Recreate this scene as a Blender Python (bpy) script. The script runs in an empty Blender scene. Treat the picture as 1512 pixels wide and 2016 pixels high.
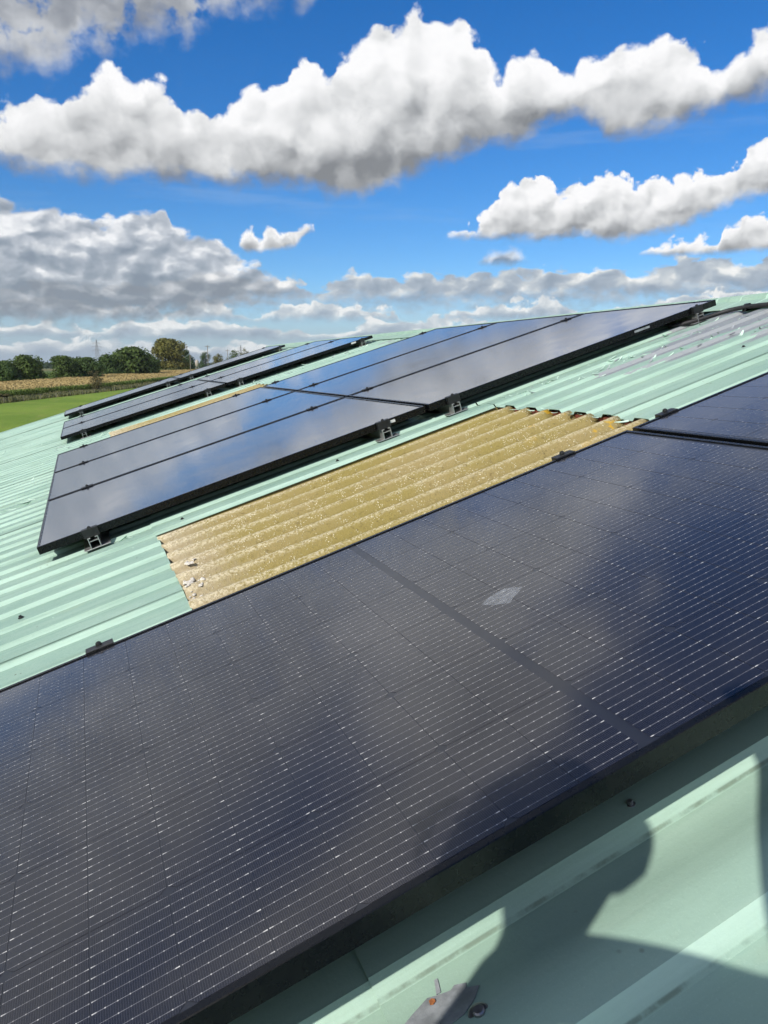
import bpy, bmesh, math, random
from mathutils import Vector, Matrix, Euler, noise as mnoise
R = math.radians
rnd = random.Random(7)
sc = bpy.context.scene
col = sc.collection

# ------------------------------------------------------------------ camera
SLOPE = R(17.2865)                       # pitch of the barn roof
Z0 = 7.3                                 # height of the roof origin above the ground
RM = Matrix.Translation((0, 0, Z0)) @ Matrix.Rotation(-SLOPE, 4, 'Y')   # roof frame: x up the slope, y along the ridge, z normal
CAM = Vector((0.204, -3.218, Z0 + 0.713))
cam_d = bpy.data.cameras.new('camera')
cam = bpy.data.objects.new('camera', cam_d)
col.objects.link(cam)
cam.location = CAM
cam.rotation_euler = (R(90 - 11.034), 0, R(-21.836))
cam_d.sensor_fit = 'VERTICAL'
cam_d.sensor_height = 36.0
cam_d.lens = 36.0 * 1477.5 / 2016
cam_d.clip_start = 0.02
cam_d.clip_end = 30000
sc.camera = cam

# ------------------------------------------------------------------ exposure
sc.render.engine = 'CYCLES'
vs = sc.view_settings
vs.view_transform = 'Standard'
vs.look = 'None'
vs.exposure = 0.0
vs.gamma = 1.0
vs.use_curve_mapping = False
try:
    sc.cycles.use_denoising = True
    sc.cycles.use_adaptive_sampling = True
    sc.cycles.adaptive_threshold = 0.02
    sc.cycles.adaptive_min_samples = 8
    sc.cycles.denoiser = 'OPENIMAGEDENOISE'
except Exception:
    pass
sc.cycles.max_bounces = 8
sc.cycles.transparent_max_bounces = 16
sc.cycles.sample_clamp_indirect = 4.0
sc.cycles.caustics_reflective = False
sc.cycles.caustics_refractive = False

# ------------------------------------------------------------------ sun
SUN = (RM.to_3x3() @ Vector((-0.62, -0.55, 1.0))).normalized()     # towards the sun
SUN_EL = math.asin(SUN.z)
SUN_AZ = math.atan2(SUN.x, SUN.y)
sun_d = bpy.data.lights.new('sun', 'SUN')
sun_d.energy = 4.2
sun_d.angle = R(0.53)
sun_d.color = (1.0, 0.95, 0.87)
sun = bpy.data.objects.new('sun', sun_d)
col.objects.link(sun)
sun.rotation_euler = SUN.to_track_quat('Z', 'Y').to_euler()
sun.location = (-20, -5, 30)


# ------------------------------------------------------------------ node helper
class NT:
    """tiny wrapper that builds node trees from expressions"""
    def __init__(self, tree):
        self.t = tree

    def n(self, kind, **kw):
        nd = self.t.nodes.new('ShaderNode' + kind)
        for k, v in kw.items():
            setattr(nd, k, v)
        return nd

    def put(self, sock, v):
        if isinstance(v, bpy.types.NodeSocket):
            self.t.links.new(v, sock)
        elif v is not None:
            if isinstance(v, (tuple, list)) and sock.type == 'RGBA' and len(v) == 3:
                v = (*v, 1)
            sock.default_value = v

    def m(self, op, a, b=None, c=None, clamp=False):
        nd = self.n('Math', operation=op, use_clamp=clamp)
        for i, v in enumerate((a, b, c)):
            if v is not None:
                self.put(nd.inputs[i], v)
        return nd.outputs[0]

    def add(self, a, b): return self.m('ADD', a, b)
    def sub(self, a, b): return self.m('SUBTRACT', a, b)
    def mul(self, a, b): return self.m('MULTIPLY', a, b)

    def step(self, x, lo, hi, smooth=True, to=(0.0, 1.0)):
        nd = self.n('MapRange', interpolation_type='SMOOTHSTEP' if smooth else 'LINEAR', clamp=True)
        for i, v in enumerate((x, lo, hi, to[0], to[1])):
            self.put(nd.inputs[i], v)
        return nd.outputs[0]

    def mix(self, f, a, b, blend='MIX'):
        nd = self.n('Mix', data_type='RGBA', blend_type=blend)
        self.put(nd.inputs[0], f)
        self.put(nd.inputs[6], a)
        self.put(nd.inputs[7], b)
        return nd.outputs[2]

    def noise(self, vec, scale, detail=4, rough=0.55, dim='3D', out=0, distort=0.0):
        nd = self.n('TexNoise', noise_dimensions=dim)
        self.put(nd.inputs['Vector'], vec)
        nd.inputs['Scale'].default_value = scale
        nd.inputs['Detail'].default_value = detail
        nd.inputs['Roughness'].default_value = rough
        nd.inputs['Distortion'].default_value = distort
        return nd.outputs[out]

    def voro(self, vec, scale, detail=0.0, rough=0.5, feature='F1', out='Distance', dim='3D'):
        nd = self.n('TexVoronoi', voronoi_dimensions=dim, feature=feature)
        self.put(nd.inputs['Vector'], vec)
        nd.inputs['Scale'].default_value = scale
        if 'Detail' in nd.inputs:
            nd.inputs['Detail'].default_value = detail
            nd.inputs['Roughness'].default_value = rough
        return nd.outputs[out]

    def ramp(self, x, stops):
        nd = self.n('ValToRGB')
        el = nd.color_ramp.elements
        while len(el) < len(stops):
            el.new(0.5)
        for e, (p, c) in zip(el, stops):
            e.position = p
            e.color = (*c, 1)
        self.put(nd.inputs[0], x)
        return nd.outputs[0]

    def comb(self, x, y, z):
        nd = self.n('CombineXYZ')
        for i, v in enumerate((x, y, z)):
            self.put(nd.inputs[i], v)
        return nd.outputs[0]

    def vm(self, op, a, b=None, scale=None):
        nd = self.n('VectorMath', operation=op)
        self.put(nd.inputs[0], a)
        if b is not None:
            self.put(nd.inputs[1], b)
        if scale is not None:
            self.put(nd.inputs['Scale'], scale)
        return nd.outputs[0]

    def curve(self, x, pts, x0, x1, y1):
        """piecewise curve of a quantity over azimuth, both in degrees"""
        nd = self.n('FloatCurve')
        cm = nd.mapping
        cm.use_clip = False
        c = cm.curves[0]
        P = [((a - x0) / (x1 - x0), b / y1) for a, b in pts]
        while len(c.points) < len(P):
            c.points.new(0.5, 0.5)
        for q, (a, b) in zip(c.points, P):
            q.location = (a, b)
            q.handle_type = 'AUTO'
        cm.update()
        self.put(nd.inputs['Value'], self.step(x, x0, x1, False))
        return self.mul(nd.outputs[0], y1)


# ------------------------------------------------------------------ sky: Nishita air with cumulus
CL = {
  'main_t': [(-4.87,15.45), (-3.40,15.91), (-2.18,16.47), (-1.10,16.93), (-0.38,16.54), (1.23,17.55), (2.54,18.38), (3.98,18.72), (5.08,18.35), (6.38,18.18), (7.66,17.42), (8.02,16.72), (8.66,17.35), (9.32,17.10), (9.64,16.62), (10.68,17.03), (11.74,17.68), (12.79,18.02), (14.19,18.23), (15.63,19.44), (17.03,19.62), (18.08,19.22), (18.63,20.23), (19.51,20.80), (20.57,21.09), (21.45,22.06), (23.03,22.19), (24.07,22.67), (25.82,22.28), (26.87,22.12), (27.93,21.13), (29.00,20.39), (29.37,19.53), (30.07,19.21), (30.56,20.18), (32.09,20.38), (33.33,19.32), (34.51,19.24), (35.49,19.78), (36.83,19.34), (38.11,19.78), (39.36,20.20), (40.30,20.31), (41.89,19.87), (43.49,18.93), (43.92,18.15), (45.00,18.74), (46.11,19.38), (46.70,19.81), (49.08,20.43)],
  'main_b': [(-5.25,11.59), (-3.76,12.03), (-2.61,11.69), (-0.79,11.70), (2.36,11.64), (5.67,12.01), (9.07,11.77), (12.58,11.84), (16.16,11.67), (19.42,11.26), (21.98,11.73), (24.53,12.80), (27.04,13.72), (29.17,14.46), (31.29,14.38), (33.33,15.45), (34.69,15.74), (36.40,15.33), (37.45,14.51), (38.79,14.26), (40.72,14.56), (41.98,14.75), (43.80,15.30), (45.28,15.56), (47.07,15.91), (49.55,15.99)],
  'wisp_b': [(-4.74,16.82), (-3.28,17.15), (-1.52,17.24), (-0.01,17.42), (1.28,18.25), (2.29,19.18), (3.51,18.76), (4.84,19.58), (7.15,20.06), (8.45,19.75), (9.51,20.79), (11.22,21.45), (12.93,21.82), (15.01,22.19), (16.39,22.11), (17.27,22.67), (17.81,24.00), (19.92,27.28), (48.49,25.64)],
  'mid_t': [(19.77,3.0), (25.2,5.5), (25.9,8.6), (26.57,9.62), (28.20,9.93), (29.26,10.91), (30.14,11.71), (31.00,12.65), (32.39,13.01), (33.63,12.71), (34.19,11.79), (35.20,12.32), (37.21,12.83), (38.56,12.60), (39.60,11.91), (40.54,12.46), (41.53,12.24), (43.08,12.57), (45.26,12.38), (46.08,13.33), (46.91,13.97), (48.05,14.12), (49.73,14.20)],
  'mid_b': [(19.77,8.97), (26.03,8.95), (27.14,8.77), (30.78,8.53), (33.99,8.44), (35.73,8.65), (37.82,8.14), (39.82,8.38), (42.10,8.75), (44.26,9.57), (45.74,10.23), (47.58,10.38), (50.11,10.45)],
  'low_t': [(34.40,2.0), (38.9,4.5), (39.6,7.0), (40.33,8.19), (41.48,8.30), (42.60,8.40), (43.70,8.66), (44.84,8.11), (44.98,9.05), (45.81,9.46), (46.99,9.68), (47.65,9.62), (50.18,9.71)],
  'low_b': [(34.38,7.58), (39.95,7.39), (41.23,7.17), (44.45,7.11), (47.87,7.14), (50.44,7.04)],
  'bank_t': [(-5.64,10.53), (-3.90,10.53), (-2.12,10.38), (-0.59,10.34), (1.59,9.86), (3.23,10.12), (4.93,10.70), (6.29,11.09), (6.78,10.63), (6.88,9.33), (8.25,9.23), (9.99,8.95), (11.02,8.14), (11.70,7.30), (13.14,7.16), (14.58,6.49), (16.03,5.45), (17.50,3.5), (20.0,1.0), (50.87,0.0)],
  'bank_b': [(-6.26,2.2), (1.84,2.4), (8.72,3.0), (14.55,4.6), (17.50,4.75), (50.81,3.22)],
  'puff_t': [(5.42,2.0), (9.8,5.0), (10.6,7.8), (11.10,8.48), (11.58,8.90), (12.33,9.69), (12.92,9.14), (13.59,9.89), (14.29,9.34), (15.20,9.52), (16.12,9.88), (16.63,9.95), (17.2,7.4), (18.5,4.0), (23.46,3.0)],
  'puff_b': [(5.44,7.95), (11.02,8.14), (12.08,7.83), (13.89,7.93), (15.36,8.23), (16.77,9.35), (23.46,8.97)],
  'far_t': [(-6.14,5.16), (-4.37,5.24), (-2.51,5.64), (-1.25,5.86), (1.94,5.49), (7.05,5.99), (8.48,6.71), (10.26,6.93), (12.39,6.28), (14.59,6.66), (15.68,6.22), (16.40,5.63), (18.26,6.00), (19.38,6.71), (21.61,6.54), (24.21,6.71), (27.18,6.44), (30.83,6.81), (32.27,6.78), (33.34,6.93), (34.41,6.73), (36.15,7.02), (37.89,6.80), (39.95,6.39), (40.92,6.85), (42.85,7.26), (45.09,6.98), (47.89,6.99), (50.45,6.98)],
  'scrap_t': [(23.47,2.0), (27.6,5.0), (28.3,6.85), (28.81,7.54), (29.70,8.21), (31.14,8.35), (32.06,7.82), (33.2,6.0), (34.5,3.5), (37.90,2.0)],
  'scrap_b': [(23.47,6.89), (28.64,6.85), (30.83,6.81), (32.62,7.12), (37.87,7.13)],
}


def build_world():
    w = bpy.data.worlds.new('World')
    sc.world = w
    w.use_nodes = True
    t = w.node_tree
    N = NT(t)
    bg = t.nodes['Background']
    sky = N.n('TexSky', sky_type='NISHITA', sun_disc=False)
    sky.sun_elevation = SUN_EL
    sky.sun_rotation = SUN_AZ
    sky.altitude = 50
    sky.air_density = 1.0
    sky.dust_density = 0.3
    sky.ozone_density = 3.0
    hs = N.n('HueSaturation')
    hs.inputs['Saturation'].default_value = 1.36
    hs.inputs['Value'].default_value = 1.05
    t.links.new(sky.outputs[0], hs.inputs['Color'])
    air = N.mix(1.0, hs.outputs[0], (0.80, 0.98, 1.22), 'MULTIPLY')
    d = N.n('TexCoord').outputs['Generated']
    sep = N.n('SeparateXYZ')
    t.links.new(d, sep.inputs[0])
    x, y, z = sep.outputs
    az = N.mul(N.m('ARCTAN2', x, y), 57.29578)
    el = N.mul(N.m('ARCSINE', z), 57.29578)

    def fields(k, seed, lx, ly, ax=1.0, ay=1.15):
        """warp and relief fields for clouds whose billows are about k degrees across"""
        P = N.comb(N.add(N.mul(az, ax / k), seed * 7.3), N.mul(el, ay / k), 0.0)
        big = N.n('TexNoise', noise_dimensions='2D')
        t.links.new(P, big.inputs['Vector'])
        big.inputs['Scale'].default_value = 0.9
        big.inputs['Detail'].default_value = 6
        big.inputs['Roughness'].default_value = 0.55
        wv = N.vm('SCALE', N.vm('SUBTRACT', big.outputs[1], (0.5, 0.5, 0.5)), scale=0.75)
        Q = N.vm('ADD', P, wv)
        v1 = N.voro(Q, 0.8, 3.2, 0.48, dim='2D')
        q1 = N.voro(Q, 0.62, 0.8, 0.40, feature='SMOOTH_F1', dim='2D')
        q2 = N.voro(N.vm('ADD', Q, (lx * 1.5, ly * 1.5, 0.0)), 0.62, 0.8, 0.40, feature='SMOOTH_F1', dim='2D')
        f1 = N.noise(P, 1.5, 6, 0.55, dim='2D')
        f3 = N.noise(Q, 0.8, 4, 0.46, dim='2D')
        f2 = N.noise(N.vm('ADD', Q, (lx * 1.6, ly * 1.6, 0)), 0.8, 4, 0.46, dim='2D')
        relief = N.add(N.mul(N.sub(q2, q1), 0.95), N.mul(N.sub(f3, f2), 1.5))
        return dict(v=v1, f=f1, r=relief, w=wv, k=k)

    A = fields(2.6, 3.1, -0.16, 0.26)
    B = fields(1.25, 8.7, -0.16, 0.26)
    C = fields(1.4, 5.2, -0.14, 0.28, 0.80, 1.30)

    GREY = [(0.0, (2.5, 2.65, 2.85)), (0.22, (3.9, 4.05, 4.25)), (0.45, (6.0, 6.15, 6.3)), (0.72, (8.1, 8.2, 8.3)), (1.0, (9.9, 9.9, 10.0))]

    def layer(base, top, bot, F, amp, st, sb, ab=0.5, lift=0.0, gain=1.0, dens=1.0, ramp=GREY, span=1.0, hole=0.0):
        k = F['k']
        sx = N.n('SeparateXYZ')
        t.links.new(F['w'], sx.inputs[0])
        azw = N.add(az, N.mul(sx.outputs[0], k * 0.55))
        T = top if not isinstance(top, str) else N.curve(azw, CL[top], -7.0, 52.0, 30.0)
        Bt = bot if not isinstance(bot, str) else N.curve(azw, CL[bot], -7.0, 52.0, 30.0)
        dt = N.add(N.sub(T, el), N.mul(N.sub(0.80, F['v']), amp))
        dt = N.add(dt, N.mul(N.sub(F['f'], 0.5), amp * 0.9))
        db = N.add(N.sub(el, Bt), N.mul(N.sub(F['f'], 0.5), ab))
        a = N.mul(N.step(dt, 0.0, st), N.step(db, 0.0, sb))
        if hole:
            a = N.mul(a, N.step(F['f'], hole - 0.12, hole + 0.12))
        a = N.mul(a, dens)
        th = N.m('MAXIMUM', N.add(N.m('MAXIMUM', dt, 0.0), N.m('MAXIMUM', db, 0.0)), 0.2)
        h = N.m('DIVIDE', N.m('MAXIMUM', db, 0.0), th)
        edge = N.mul(N.step(dt, 0.0, k * 0.9, to=(1.0, 0.0)), 0.20)
        br = N.add(N.add(N.mul(N.step(h, 0.0, 0.85), 0.74 * span), N.mul(F['r'], gain)), N.add(edge, lift))
        c = N.ramp(br, ramp)
        return N.mix(a, base, c)

    # the sky outside the frame goes on with the same broken cumulus
    def zenith(c):
        inv = N.m('DIVIDE', 1.0, N.m('MAXIMUM', z, 0.12))
        G = N.comb(N.add(N.mul(x, inv), 9.9), N.add(N.mul(y, inv), 1.2), 0.0)
        g1 = N.noise(G, 1.15, 6, 0.55, distort=0.35, dim='2D')
        g2 = N.noise(N.vm('ADD', G, (-0.07, -0.05, 0)), 1.15, 4, 0.55, distort=0.35, dim='2D')
        ga = N.mul(N.step(g1, 0.46, 0.58), N.step(el, 23.5, 29.0))
        gb = N.add(N.step(g1, 0.5, 0.72, to=(0.85, 0.35)), N.mul(N.sub(g1, g2), 4.0))
        return N.mix(ga, c, N.ramp(gb, GREY))

    HAZE = [(0.0, (3.2, 3.9, 4.8)), (0.4, (4.3, 5.0, 5.8)), (0.7, (6.1, 6.6, 7.0)), (1.0, (9.2, 9.3, 9.2))]
    BANK = [(0.0, (2.6, 3.0, 3.5)), (0.35, (3.7, 4.1, 4.6)), (0.65, (5.6, 5.9, 6.3)), (1.0, (9.6, 9.6, 9.6))]

    def bank(c): return layer(c, 'bank_t', 'bank_b', C, 1.0, 0.6, 1.8, ab=2.2, lift=-0.08, gain=0.95, dens=0.93, ramp=BANK)
    def mid(c): return layer(c, 'mid_t', 'mid_b', B, 0.9, 0.34, 0.9, ab=0.9, gain=0.5, lift=0.18)
    def wisp(c): return layer(c, 34.0, 'wisp_b', A, 0.5, 5.0, 2.6, ab=3.0, lift=0.30, gain=0.55, dens=0.92, hole=0.34, span=0.25)
    def main(c): return layer(c, 'main_t', 'main_b', A, 1.35, 0.50, 1.5, ab=2.0, gain=0.60, lift=0.08)

    c = air
    # thin high streaks
    S = N.comb(N.mul(az, 0.05), N.mul(el, 0.5), 1.0)
    s1 = N.noise(S, 1.0, 5, 0.6, dim='2D')
    st = N.mix(N.mul(N.mul(N.step(s1, 0.52, 0.8), 0.16), N.step(el, 0.0, 4.0)), c, (5.2, 6.3, 7.6))
    # low sky: rows of far cloud, each with its own bright tops
    c = N.mix(N.step(el, 6.5, 0.0, to=(0.0, 0.8)), st, (3.9, 5.0, 6.3))
    c = layer(c, 'far_t', 3.4, C, 1.0, 0.45, 2.2, ab=2.0, lift=-0.10, gain=1.0, ramp=HAZE, span=0.8)
    for top, seed, dens in ((4.2, 0.0, 0.92), (2.8, 2.0, 0.88), (1.5, 4.0, 0.8)):
        row = N.noise(N.comb(N.mul(az, 0.10), N.add(N.mul(el, 0.25), 20 + seed), 0.0), 1.0, 3, 0.5, dim='2D')
        T = N.add(top, N.mul(N.sub(row, 0.47), 5.0))
        c = layer(c, T, top - 1.3, C if seed else B, 0.7, 0.3, 0.9, lift=0.0, gain=0.8, dens=dens, ramp=HAZE)
    c = layer(c, 'scrap_t', 'scrap_b', B, 0.5, 0.8, 0.8, lift=-0.3, dens=0.8)
    c = bank(c)
    c = layer(c, 'puff_t', 'puff_b', B, 0.6, 0.4, 0.5, lift=0.2, gain=0.5)
    c = layer(c, 'low_t', 'low_b', B, 0.7, 0.34, 0.6, lift=0.15, gain=0.5)
    low = mid(c)
    middle = main(mid(bank(st)))
    high = zenith(main(wisp(air)))
    zen = zenith(air)

    def shader(colr):
        b_ = N.n('Background')
        b_.inputs[1].default_value = 0.1
        N.put(b_.inputs[0], colr)
        return b_.outputs[0]

    # each belt of sky works out only its own clouds
    def belt(limit, below, above):
        mx = N.n('MixShader')
        N.put(mx.inputs[0], N.m('GREATER_THAN', el, limit))
        t.links.new(below, mx.inputs[1])
        t.links.new(above, mx.inputs[2])
        return mx.outputs[0]
    t.nodes.remove(bg)
    out = belt(10.45, shader(low), belt(15.6, shader(middle), belt(33.5, shader(high), shader(zen))))
    t.links.new(out, t.nodes['World Output'].inputs[0])
    w.cycles.sampling_method = 'NONE'


build_world()


# ------------------------------------------------------------------ object helpers
def link(o, parent=None):
    col.objects.link(o)
    if parent is not None:
        o.parent = parent
    return o


def tag(o, label=None, cat=None, group=None, kind=None):
    if label:
        o['label'] = label
    if cat:
        o['category'] = cat
    if group:
        o['group'] = group
    if kind:
        o['kind'] = kind
    return o


def empty(name, mat4, label, cat, group=None):
    o = bpy.data.objects.new(name, None)
    o.empty_display_size = 0.1
    col.objects.link(o)
    o.matrix_world = mat4
    return tag(o, label, cat, group)


def roofmat(s, u, n=0.0, rz=0.0):
    return RM @ Matrix.Translation((s, u, n)) @ Matrix.Rotation(rz, 4, 'Z')


class MB:
    """collects faces for one mesh"""
    def __init__(self):
        self.v = []
        self.f = []
        self.mi = []
        self.cur = 0

    def face(self, pts):
        b = len(self.v)
        self.v += [tuple(p) for p in pts]
        self.f.append(tuple(range(b, b + len(pts))))
        self.mi.append(self.cur)

    def poly(self, verts, faces):
        b = len(self.v)
        self.v += [tuple(p) for p in verts]
        for f in faces:
            self.f.append(tuple(b + i for i in f))
            self.mi.append(self.cur)

    def box(self, x0, x1, y0, y1, z0, z1, ch=0.0):
        """box with its top edges chamfered by ch"""
        if ch <= 0:
            V = [(x0, y0, z0), (x1, y0, z0), (x1, y1, z0), (x0, y1, z0), (x0, y0, z1), (x1, y0, z1), (x1, y1, z1), (x0, y1, z1)]
            F = [(3, 2, 1, 0), (4, 5, 6, 7), (0, 1, 5, 4), (1, 2, 6, 5), (2, 3, 7, 6), (3, 0, 4, 7)]
        else:
            c = ch
            V = [(x0, y0, z0), (x1, y0, z0), (x1, y1, z0), (x0, y1, z0),
                 (x0, y0, z1 - c), (x1, y0, z1 - c), (x1, y1, z1 - c), (x0, y1, z1 - c),
                 (x0 + c, y0 + c, z1), (x1 - c, y0 + c, z1), (x1 - c, y1 - c, z1), (x0 + c, y1 - c, z1)]
            F = [(3, 2, 1, 0), (8, 9, 10, 11)]
            for i in range(4):
                j = (i + 1) % 4
                F += [(i, j, 4 + j, 4 + i), (4 + i, 4 + j, 8 + j, 8 + i)]
        self.poly(V, F)

    def prism(self, prof, y0, y1, axis='y'):
        """closed profile (x, z) extruded along y"""
        n = len(prof)
        if axis == 'y':
            V = [(a, y0, b) for a, b in prof] + [(a, y1, b) for a, b in prof]
        elif axis == 'x':
            V = [(y0, a, b) for a, b in prof] + [(y1, a, b) for a, b in prof]
        else:
            V = [(a, b, y0) for a, b in prof] + [(a, b, y1) for a, b in prof]
        F = [tuple(range(n)), tuple(range(2 * n - 1, n - 1, -1))]
        for i in range(n):
            j = (i + 1) % n
            F.append((i, n + i, n + j, j))
        self.poly(V, F)

    def tube(self, pts, rad, seg=8, cap=True):
        pts = [Vector(p) for p in pts]
        rr = rad if isinstance(rad, (list, tuple)) else [rad] * len(pts)
        rings = []
        up = Vector((0, 0, 1))
        for i, p in enumerate(pts):
            d = (pts[min(i + 1, len(pts) - 1)] - pts[max(i - 1, 0)]).normalized()
            a = d.cross(up)
            if a.length < 1e-3:
                a = d.cross(Vector((1, 0, 0)))
            a.normalize()
            b = d.cross(a).normalized()
            rings.append([p + (a * math.cos(2 * math.pi * k / seg) + b * math.sin(2 * math.pi * k / seg)) * rr[i] for k in range(seg)])
        V = [q for r in rings for q in r]
        F = []
        for i in range(len(pts) - 1):
            for k in range(seg):
                j = (k + 1) % seg
                F.append((i * seg + k, i * seg + j, (i + 1) * seg + j, (i + 1) * seg + k))
        if cap:
            F.append(tuple(range(seg - 1, -1, -1)))
            F.append(tuple((len(pts) - 1) * seg + k for k in range(seg)))
        self.poly(V, F)

    def disc(self, c, prof, seg=14):
        """lathe about local z: prof = [(r, z)...] from the outside bottom to the top centre"""
        V, F = [], []
        for r, z in prof:
            V += [(c[0] + r * math.cos(2 * math.pi * k / seg), c[1] + r * math.sin(2 * math.pi * k / seg), c[2] + z) for k in range(seg)]
        for i in range(len(prof) - 1):
            for k in range(seg):
                j = (k + 1) % seg
                F.append((i * seg + k, i * seg + j, (i + 1) * seg + j, (i + 1) * seg + k))
        F.append(tuple((len(prof) - 1) * seg + k for k in range(seg)))
        self.poly(V, F)

    def mesh(self, name, mats, smooth=False):
        me = bpy.data.meshes.new(name)
        me.from_pydata(self.v, [], self.f)
        if not isinstance(mats, (list, tuple)):
            mats = [mats]
        for m in mats:
            me.materials.append(m)
        if len(mats) > 1:
            me.polygons.foreach_set('material_index', self.mi)
        if smooth:
            me.polygons.foreach_set('use_smooth', [True] * len(me.polygons))
        me.update()
        return me

    def build(self, name, mats, parent=None, smooth=False):
        return link(bpy.data.objects.new(name, self.mesh(name, mats, smooth)), parent)


def inst(name, me, parent, loc=(0, 0, 0), rot=(0, 0, 0), scale=(1, 1, 1)):
    o = bpy.data.objects.new(name, me)
    link(o, parent)
    o.location = loc
    o.rotation_euler = rot
    o.scale = scale
    return o


# ------------------------------------------------------------------ materials
def mat(name):
    m = bpy.data.materials.new(name)
    m.use_nodes = True
    N = NT(m.node_tree)
    b = m.node_tree.nodes['Principled BSDF']
    return m, N, b


def plain(name, colr, rough=0.6, metal=0.0, var=0.12, scale=30.0, bump=0.0, spec=0.5):
    m, N, b = mat(name)
    P = N.n('TexCoord').outputs['Object']
    f = N.noise(P, scale, 4, 0.6)
    c2 = tuple(min(1, x * (1 + var)) for x in colr)
    c1 = tuple(x * (1 - var) for x in colr)
    N.put(b.inputs['Base Color'], N.mix(N.step(f, 0.3, 0.7), c1, c2))
    N.put(b.inputs['Roughness'], N.step(f, 0.2, 0.8, to=(rough * 0.85, min(1, rough * 1.15))))
    b.inputs['Metallic'].default_value = metal
    b.inputs['Specular IOR Level'].default_value = spec
    if bump:
        bp = N.n('Bump')
        bp.inputs['Strength'].default_value = bump
        bp.inputs['Distance'].default_value = 0.01
        N.put(bp.inputs['Height'], f)
        N.put(b.inputs['Normal'], bp.outputs[0])
    return m


M = {}


def roof_materials():
    # painted sheet: chalky mint coat, algae in the valleys' rain lines, zinc where the coat has let go
    m, N, b = mat('mint_paint')
    P = N.n('TexCoord').outputs['Object']
    sp = N.n('SeparateXYZ')
    N.put(sp.inputs[0], P)
    s, u, n = sp.outputs
    streak = N.noise(N.comb(N.mul(s, 1.2), N.mul(u, 26), 0.0), 1.0, 5, 0.6)
    blot = N.noise(P, 2.3, 6, 0.6)
    fine = N.noise(P, 160, 3, 0.6)
    c = N.mix(N.step(blot, 0.3, 0.7), (0.265, 0.415, 0.330), (0.330, 0.480, 0.385))
    c = N.mix(N.mul(N.step(streak, 0.48, 0.74), 0.55), c, (0.165, 0.285, 0.215))
    c = N.mix(N.mul(N.step(streak, 0.48, 0.25), 0.35), c, (0.420, 0.560, 0.470))
    c = N.mix(N.mul(N.step(fine, 0.55, 0.8), 0.30), c, (0.150, 0.260, 0.200))
    chalk = N.noise(P, 420, 2, 0.6)
    c = N.mix(N.mul(N.step(chalk, 0.56, 0.75), 0.35), c, (0.52, 0.64, 0.55))
    grime = N.noise(N.comb(N.mul(s, 5), N.mul(u, 14), 3.0), 1.0, 5, 0.65)
    c = N.mix(N.mul(N.step(grime, 0.55, 0.8), 0.35), c, (0.36, 0.42, 0.26))
    spot = N.voro(P, 34, out='Distance')
    sel = N.noise(P, 6.0, 3, 0.5)
    c = N.mix(N.mul(N.step(spot, 0.16, 0.06), N.step(sel, 0.57, 0.63)), c, (0.13, 0.15, 0.10))
    # the sheets by the foreground panels are given a paler tone
    c = N.mix(N.mul(N.m('LESS_THAN', u, -2.02), 0.45), c, (0.405, 0.575, 0.470))
    # sunlit brightness of the steep rib sides painted in, silt lies in broken lines along their feet
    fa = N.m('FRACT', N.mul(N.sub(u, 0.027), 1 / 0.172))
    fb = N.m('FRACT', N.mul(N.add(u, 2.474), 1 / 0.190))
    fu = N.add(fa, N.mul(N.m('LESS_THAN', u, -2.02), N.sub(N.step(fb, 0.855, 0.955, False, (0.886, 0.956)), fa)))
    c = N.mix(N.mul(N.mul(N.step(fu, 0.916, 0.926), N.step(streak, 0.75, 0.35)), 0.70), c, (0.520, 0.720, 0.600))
    foot_ = N.mul(N.step(fu, 0.900, 0.912), N.step(fu, 0.926, 0.918))
    silt = N.noise(N.comb(N.mul(s, 9.0), N.mul(u, 12.0), 5.0), 1.0, 5, 0.7)
    c = N.mix(N.mul(N.mul(foot_, N.step(silt, 0.40, 0.58)), 0.6), c, (0.100, 0.125, 0.080))
    # bare zinc towards the ridge, in tongues that follow the ribs
    tongue = N.noise(N.comb(N.mul(s, 1.5), N.mul(u, 13.0), 9.0), 1.0, 6, 0.66)
    thr = N.m('MINIMUM', N.add(N.m('MAXIMUM', N.mul(N.sub(-0.30, u), 1.35), N.mul(N.add(u, 0.30), 4.0)), 2.52), 3.20)
    thr2 = N.add(N.m('MAXIMUM', thr, N.step(u, -0.75, -0.95, to=(0.0, 3.3))), N.step(u, 0.2, 0.5, to=(0.0, 0.55)))
    zinc = N.step(N.add(N.sub(s, N.add(thr2, N.step(fu, 0.46, 0.40, to=(0.0, 0.42)))), N.mul(N.sub(tongue, 0.5), 3.6)), 0.0, 0.03)
    zinc = N.mul(zinc, N.mul(N.step(s, 2.14, 2.2), N.step(s, 3.605, 3.595)))
    zc = N.mix(N.step(N.voro(P, 60, 2.0), 0.1, 0.7), (0.165, 0.188, 0.200), (0.290, 0.312, 0.325))
    zc = N.mix(N.step(N.noise(P, 12, 5, 0.6), 0.52, 0.75), zc, (0.24, 0.25, 0.28))
    zc = N.mix(N.mul(N.step(fu, 0.916, 0.926), 0.6), zc, (0.44, 0.465, 0.475))  # the same painted sunlit line on bare zinc rib sides
    c = N.mix(zinc, c, zc)
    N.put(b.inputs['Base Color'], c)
    N.put(b.inputs['Metallic'], N.mul(zinc, 0.15))
    N.put(b.inputs['Roughness'], N.step(fine, 0.3, 0.7, to=(0.50, 0.64)))
    b.inputs['Specular IOR Level'].default_value = 0.45
    bp = N.n('Bump')
    bp.inputs['Strength'].default_value = 0.25
    bp.inputs['Distance'].default_value = 0.004
    N.put(bp.inputs['Height'], N.add(N.mul(fine, 0.35), N.add(N.mul(blot, 0.8), N.mul(zinc, -0.5))))
    N.put(b.inputs['Normal'], bp.outputs[0])
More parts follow.
